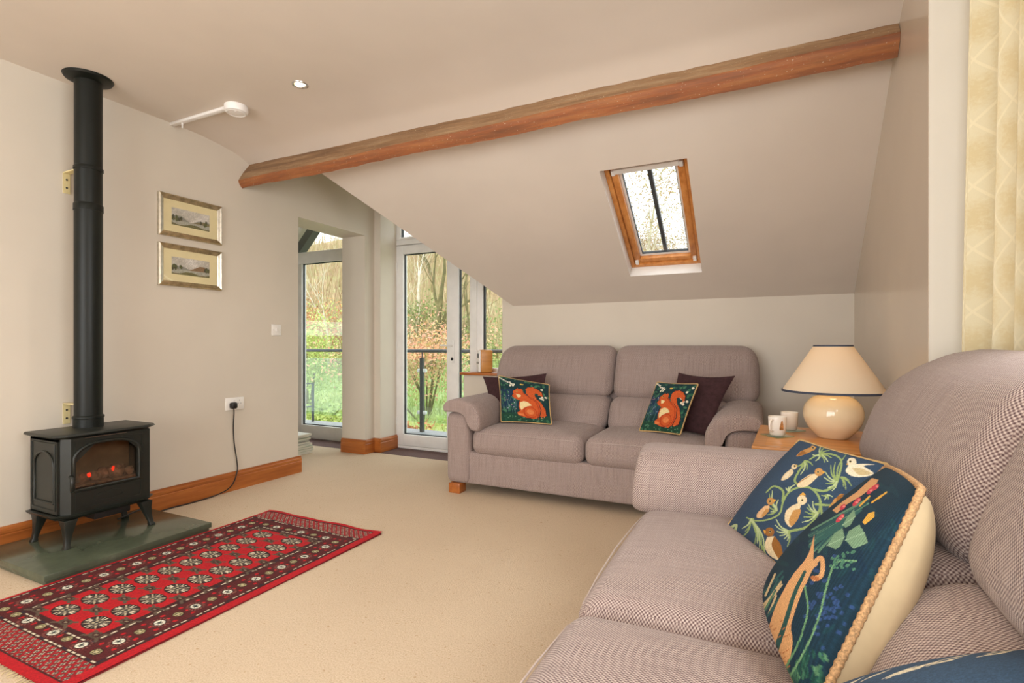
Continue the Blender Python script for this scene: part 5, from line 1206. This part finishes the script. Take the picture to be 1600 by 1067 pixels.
h = rg.uniform(0.5, 2.2, n); b = np.stack([x, y, z], -1); lean = rg.normal(0, 0.18, (n, 3)) * h[:, None]; lean[:, 2] = h
wv = rg.normal(size=(n, 3)); wv[:, 2] = 0; wv /= np.linalg.norm(wv, axis=1)[:, None]; wv *= rg.uniform(0.008, 0.03, n)[:, None]
tag(link('woodland_undergrowth', quad_mesh('woodland_undergrowth', np.stack([b - wv, b + wv, b + lean + wv * .2, b + lean - wv * .2], 1).reshape(-1, 3)), M['twig_mix']), 'tangle of bare brown saplings and bracken covering the hillside', 'undergrowth', kind='stuff')
def shrub(x, y, w_, h_, mat, label, seed, n=1500, ls=0.05):
    r_ = np.random.default_rng(seed); z0 = hz(x, y)
    R = empty('shrub', (x, y, z0)); tag(R, label, 'shrub')
    cl = r_.normal(size=(22, 3)) * np.array([w_ * .26, w_ * .26, h_ * .2]) + np.array([0, 0, h_ * .58])
    p = cl[r_.integers(0, 22, n)] + r_.normal(size=(n, 3)) * np.array([w_ * .13, w_ * .13, h_ * .11]); p[:, 2] = np.abs(p[:, 2])
    link('foliage', quad_mesh('foliage', quads(p, r_.uniform(ls * .6, ls * 1.3, n), r_)), M[mat], R)
    st = MB()
    for i in range(9):
        q = cl[i]; st.tube([(q[0] * .1, q[1] * .1, -0.03), (q[0] * .45 + .05, q[1] * .4, q[2] * .5), tuple(q)], [0.022, 0.015, 0.006], n=5)
    st.build('stems', M['bark_olive'], R)
def tree(x, y, h_, mat, label, seed, spread=0.5, leaves=None, tr=0.09, depth=4):
    rn = random.Random(seed); z0 = hz(x, y)
    R = empty('tree', (x, y, z0)); tag(R, label, 'tree', 'trees on the hillside')
    tk = MB(); br = MB(); tips = []
    def grow(p, d, L, r0, lev):
        pts = [p]; q = Vector(p); dd = Vector(d)
        for i in range(4):
            dd = (dd + Vector((rn.uniform(-1, 1), rn.uniform(-1, 1), rn.uniform(-.3, .6))) * 0.22).normalized(); q = q + dd * (L / 4); pts.append(q.copy())
        rs = [r0 * (1 - 0.14 * i) for i in range(5)]
        (tk if lev == 0 else br).tube(pts, rs, n=6 if lev < 2 else 4, cap=False)
        if lev >= depth: tips.append(pts[-1]); return
        for i in range(3 if lev < 2 else 2 + (rn.random() < .5)):
            st = pts[rn.choice([2, 3, 4])] if lev else pts[rn.choice([1, 2, 3, 4])]
            s_ = Vector((rn.uniform(-1, 1), rn.uniform(-1, 1), rn.uniform(-0.1, .9))).normalized()
            grow(st, (dd * (1 - spread) + s_ * spread).normalized(), L * rn.uniform(.55, .8), rs[3] * 0.62, lev + 1)
        grow(pts[-1], dd, L * .7, rs[4] * .9, lev + 1)
    grow(Vector((0, 0, -0.1)), Vector((rn.uniform(-.1, .1), rn.uniform(-.1, .1), 1)), h_ * 0.36, tr, 0)
    tk.build('trunk', M[mat], R); br.build('branches', M[mat], R)
    if leaves and tips:
        r_ = np.random.default_rng(seed); t_ = np.array(tips); n = leaves; p = t_[r_.integers(0, len(t_), n)] + r_.normal(size=(n, 3)) * 0.3
        link('foliage', quad_mesh('foliage', quads(p, r_.uniform(.018, .045, n), r_)), M['twig_mix'], R)
shrub(-5.9, 8.4, 2.0, 2.1, 'leaf_pink', 'pinkish orange shrub growing behind the balcony rail', 1, 4200, 0.032)
shrub(-9.3, 8.6, 2.0, 2.0, 'leaf_green', 'bright yellow-green leafy shrub seen through the landing glass', 2, 4200, 0.035)
shrub(-4.9, 9.6, 1.8, 1.9, 'leaf_dark', 'dark olive shrub to one side of the pink-leaved one', 3, 1700, 0.03)
shrub(-3.9, 6.6, 1.2, 0.7, 'leaf_green', 'low bright green plant close behind the balcony glass', 4, 1300, 0.05)
shrub(-5.2, 6.5, 1.0, 0.5, 'leaf_rust', 'low rust-brown bracken clump close behind the balcony glass', 5, 1000, 0.05)
shrub(-7.6, 7.0, 1.3, 0.7, 'leaf_green', 'low yellow-green clump below the landing window', 6, 1200, 0.05)
shrub(-12.5, 11.5, 3.2, 2.6, 'leaf_rust', 'large russet bush on the hillside seen through the landing glass', 7, 4000, 0.045)
shrub(-9.4, 12.6, 2.4, 1.6, 'leaf_dark', 'broad olive bush at the foot of the olive-barked tree', 8, 3600, 0.04)
tree(-7.7, 11.2, 6.6, 'bark_olive', 'olive-barked tree with forking trunk standing behind the pink shrub', 21, 0.5, None, 0.12)
tree(-6.0, 10.4, 5.0, 'bark_olive', 'thin crooked olive tree beside the larger forking one', 22, 0.6, None, 0.06)
tree(-11.6, 11.4, 4.6, 'bark_pale', 'pale-barked slender tree seen through the landing window', 23, 0.5, None, 0.05)
tree(-10.6, 14.5, 6.5, 'bark_pale', 'taller bare tree behind the pale-barked slender one', 24, 0.5, None, 0.08)
for i, (x, y, h_) in enumerate([(-2.6, 13.5, 6.0), (-9.4, 17, 7.5), (-13.5, 17, 7.5), (-16.5, 15, 7), (-2.9, 20.5, 4.4), (-3.9, 22, 4.6), (-2.2, 22.5, 4.2), (-13.0, 19, 7), (-4.6, 23, 4.8), (-3.3, 24, 4.6)]):
    tree(x, y, h_, 'bark_olive' if i % 2 else 'bark_pale', 'bare woodland tree high on the hillside', 40 + i, 0.5, 500 if x < -5 else 4500, 0.09)
